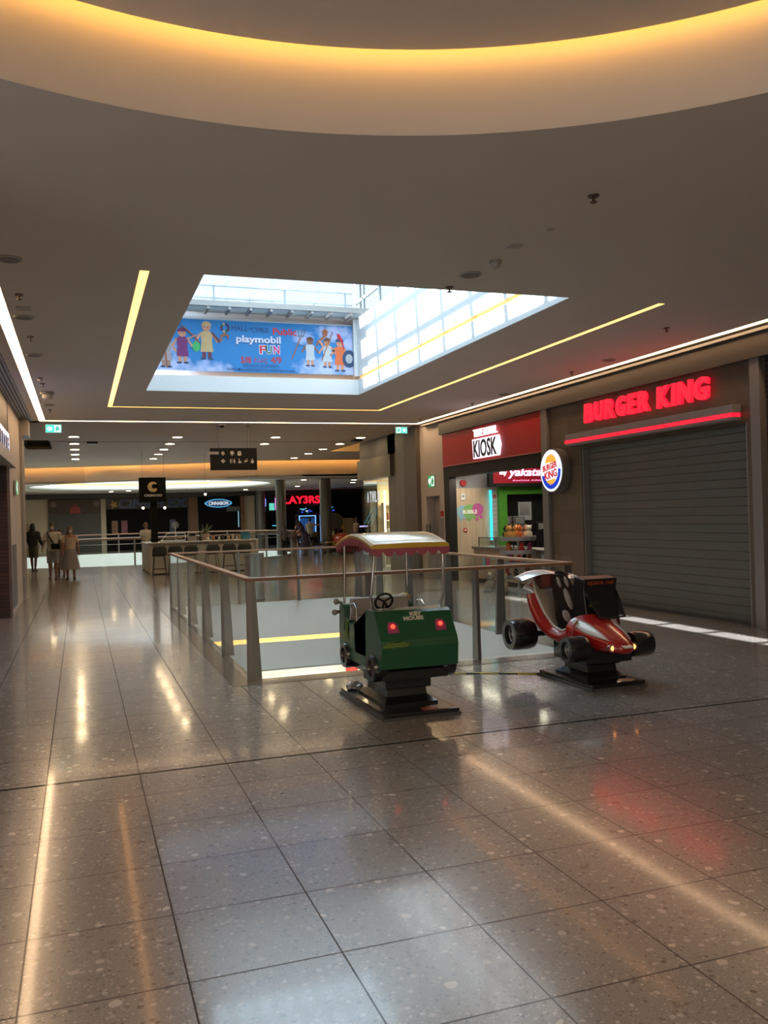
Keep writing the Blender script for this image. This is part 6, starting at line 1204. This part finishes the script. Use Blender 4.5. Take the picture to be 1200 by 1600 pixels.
    if bottom:
        col, kind = bottom; mt = mat('cloth_%d_%d_%d' % tuple(int(c * 500) for c in col), col, .85, noise=.12, scale=14)
        if kind in ('skirt', 'dress', 'short_skirt'):
            zb = .32 if kind != 'short_skirt' else .6; wd = .30 if kind != 'short_skirt' else .24
            b_ = MB(); n = 36; rings = []
            for z, r_ in ((1.10, .145), (1.02, .155), (.90, .185), ((.9 + zb) / 2, (.185 + wd) / 2 + .01), (zb, wd)):
                rings.append([(r_ * math.cos(a) * (1 + .05 * math.sin(9 * a) * (1.1 - z)), r_ * .75 * math.sin(a) * (1 + .05 * math.sin(9 * a) * (1.1 - z)), z) for a in [2 * math.pi * i / n for i in range(n)]])
            b_.loft(rings); b_.build('skirt', mt, o, smooth=60)
        else:
            b_ = garm('w', [(Vector((0, 0, .84)), .18, .125), (Vector((0, 0, .94)), .175, .12), (Vector((0, 0, 1.02)), .16, .115)], col)
            for sx in (-1, 1):
                hp, kn, an = K[sx]; e_ = hp.lerp(kn, .95) if kind == 'shorts' else kn
                pts_ = [hp + Vector((0, 0, .02)), hp.lerp(kn, .5), hp.lerp(kn, .98)]; rr = [.098, .092, .088]
                if kind == 'trousers': pts_ += [kn.lerp(an, .5), an + Vector((0, 0, -.01))]; rr = [.10, .09, .08, .07, .065]
                b_.tube(pts_, rr, 14)
            b_.build('shorts' if kind == 'shorts' else 'trousers', mt, o, smooth=60)
    b_ = MB()
    for sx in (-1, 1): an = K[sx][2]; b_.ball(an + Vector((sx * .005, -.055, -.055)), (.048, .13, .036), 14); 
    b_.build('shoes', mat('shoe_%d' % int(shoes[0] * 1000 + shoes[1] * 100), shoes, .6), o, smooth=True)
    if hair:
        col, kind = hair; mh = mat('hair_%d' % int(col[0] * 1000), col, .6, noise=.3, scale=60)
        b_ = MB(); r_ = bmesh.ops.create_uvsphere(b_.bm, u_segments=24, v_segments=14, radius=1)['verts']
        bmesh.ops.transform(b_.bm, matrix=Matrix.Translation(ln((0, .012, 1.668))) @ Matrix.Diagonal((.088, .104, .10, 1)), verts=r_)
        bmesh.ops.bisect_plane(b_.bm, geom=b_.bm.verts[:] + b_.bm.edges[:] + b_.bm.faces[:], plane_co=ln((0, -.055, 1.665)), plane_no=Vector((0, -.75, -.66)), clear_outer=True)
        if kind == 'long':
            b_.loft([[ln((r1 * math.cos(a), .03 + yo + r2 * math.sin(a), z)) for a in [2 * math.pi * i / 16 for i in range(16)]] for z, r1, r2, yo in ((1.68, .088, .075, .01), (1.58, .10, .06, .03), (1.45, .115, .055, .06), (1.32, .10, .045, .085), (1.22, .05, .03, .09))])
        if kind == 'bun': b_.ball(ln((0, .09, 1.72)), (.055, .05, .05), 12); b_.ball(ln((.07, .03, 1.70)), (.035, .04, .05), 10); b_.ball(ln((-.07, .03, 1.70)), (.035, .04, .05), 10)
        b_.build('hair', mh, o, smooth=True)
    return o, J, K, ln
TZ = 0.0
# group on the left
o, J, K, ln = person('man in white shirt and grey shorts with a black bag strap walking', (-.82, 28.9, 0), R(-6), 1.74, stride=.14, arms=((16, 0, 8, 0), (8, 0, 12, 0)), arms_=None) if False else person('man in white shirt and grey shorts walking towards the camera', (-.82, 28.9, 0), R(-6), 1.74, stride=.14, arms=((14, 4, 45, 0), (14, -4, 10, 0)), top=((.42, .38, .32), 'short'), bottom=((.25, .24, .24), 'shorts'), hair=((.03, .018, .012), 'short'), mask=True, shoes=(.12, .02, .018))
bag = thing('shoulder_bag', 'black shoulder bag worn across the chest of the man in white', 'bag', (-.82, 28.9, 0)); bag.rotation_euler.z = R(-6)
b_ = MB(); b_.tube([(-.13, -.06, 1.46), (-.10, -.125, 1.36), (0, -.15, 1.20), (.07, -.15, 1.08)], .018, 8); b_.tube([(-.13, -.06, 1.46), (-.10, .08, 1.44), (.04, .15, 1.25), (.17, .06, 1.03)], .014, 8); b_.build('strap', M_black, bag, smooth=True)
b_ = MB(); b_.box(-.02, .24, -.22, -.13, .93, 1.10, M=Matrix.Identity(4), bev=.02); b_.build('pouch', M_black, bag)
person('person in black hooded top and dark shorts at the far left', (-1.62, 34.2, 0), R(160), 1.74, skin=(.11, .055, .04), arms=((9, 12, 30, 0), (9, 12, 30, 0)), top=((.012, .012, .013), 'long'), bottom=((.06, .052, .04), 'shorts'), hair=((.008, .007, .007), 'long'), shoes=(.015, .015, .015))
person('woman in cream off-shoulder top and long grey skirt', (-.30, 28.5, 0), R(4), 1.62, skin=(.25, .11, .07), stride=.08, arms=((12, 2, 8, 0), (14, 2, 6, 0)), top=((.40, .31, .22), 'off'), bottom=((.20, .185, .18), 'skirt'), hair=((.10, .04, .02), 'long'), mask=True, shoes=(.03, .015, .012))
person('girl in red top partly hidden between the man and the woman', (-.60, 30.2, 0), R(-12), 1.52, skin=(.22, .10, .065), stride=.05, top=((.18, .05, .04), 'short'), bottom=((.15, .14, .14), 'skirt'), hair=((.008, .008, .008), 'bun'), shoes=(.02, .02, .02))
person('person in white shirt working behind the pale bar', (2.28, 33.2, 0), R(20), 1.66, skin=(.2, .1, .065), arms=((8, 20, 50, 0), (8, 20, 50, 0)), stride=.02, top=((.38, .36, .32), 'short'), bottom=((.02, .02, .02), 'trousers'), hair=((.10, .07, .05), 'short'), shoes=(.02, .02, .02))
# group by the far rail on the right
person('boy in patterned grey shirt and black shorts standing by the far rail', (8.52, 37.9, 0), R(10), 1.36, skin=(.12, .06, .04), stride=.03, top=((.10, .11, .12), 'short'), bottom=((.012, .012, .013), 'shorts'), hair=((.03, .015, .01), 'short'), shoes=(.10, .10, .10))
person('small child in light trousers beside the bending woman', (8.92, 37.7, 0), R(30), 1.08, skin=(.15, .07, .05), stride=.03, top=((.10, .08, .08), 'short'), bottom=((.22, .2, .18), 'trousers'), hair=((.04, .02, .012), 'short'), shoes=(.12, .12, .12))
person('woman in dark floral dress bending towards the child', (9.45, 37.9, 0), R(-70), 1.66, skin=(.16, .08, .055), stride=.03, lean=32, arms=((8, 40, 20, 0), (8, 40, 20, 0)), top=((.04, .03, .07), 'short'), bottom=((.04, .03, .07), 'dress'), hair=((.02, .01, .008), 'long'), shoes=(.05, .03, .03))
person('person in striped sleeveless top leaning at the lit arcade machine', (11.2, 43.8, 0), R(160), 1.66, skin=(.32, .17, .10), stride=.02, arms=((50, 60, 40, 0), (10, 20, 30, 0)), top=((.22, .19, .10), 'vest'), bottom=((.02, .02, .02), 'shorts'), hair=((.01, .01, .01), 'short'), shoes=(.03, .03, .03))
person('person in orange top next to the lit arcade machine', (10.75, 44.3, 0), R(170), 1.5, skin=(.30, .15, .09), stride=.02, top=((.35, .16, .08), 'short'), bottom=((.03, .03, .04), 'shorts'), hair=((.02, .012, .01), 'short'), shoes=(.03, .03, .03))
person('woman in beige top and dark long skirt walking by the glass shop', (12.28, 39.2, 0), R(-80), 1.62, skin=(.26, .13, .085), stride=.1, top=((.30, .2, .13), 'short'), bottom=((.03, .028, .03), 'skirt'), hair=((.02, .012, .01), 'long'), shoes=(.03, .03, .03))
# stroller
t = thing('baby_stroller', 'dark baby stroller beside the bending woman', 'stroller', (10.02, 38.2, 0), .3)
b_ = MB()
for sx in (-.24, .24): b_.tube([(sx, -.35, .12), (sx, .0, .5), (sx, .35, .98)], .015, 6); b_.tube([(sx, .35, .12), (sx, .0, .5), (sx, -.2, .62)], .015, 6)
b_.tube([(-.24, .35, .98), (.24, .35, .98)], .018, 6); b_.build('frame', M_greym, t, smooth=True)
b_ = MB(); b_.loft([[(sx * .22, y, z) for sx, y, z in ((-1, -.28, .42), (1, -.28, .42), (1, -.26, .48), (-1, -.26, .48))], [(sx * .22, y, z) for sx, y, z in ((-1, .1, .40), (1, .1, .40), (1, .08, .50), (-1, .08, .50))], [(sx * .22, y, z) for sx, y, z in ((-1, .26, .86), (1, .26, .86), (1, .2, .86), (-1, .2, .86))]]); b_.build('seat', mat('stroller_cloth', (.03, .022, .02), .9), t)
b_ = MB(); b_.lathe([(.0, .24), (.12, .22), (.22, .12), (.25, 0), (.23, 0), (.2, .11), (0, .2)], (0, .05, .80), n=18); b_.build('hood', mat('stroller_hood', (.05, .035, .03), .9), t, smooth=50)
for sx in (-.26, .26):
    for y in (-.35, .35): b_ = MB(); b_.tube([(sx, y + .09 * math.cos(a), .10 + .09 * math.sin(a)) for a in [2 * math.pi * i / 16 for i in range(16)]], .018, 6, closed=True); b_.cyl((sx - .02, y, .10), (sx + .02, y, .10), .03, n=10); b_.build('wheel', M_dark, t, smooth=True)
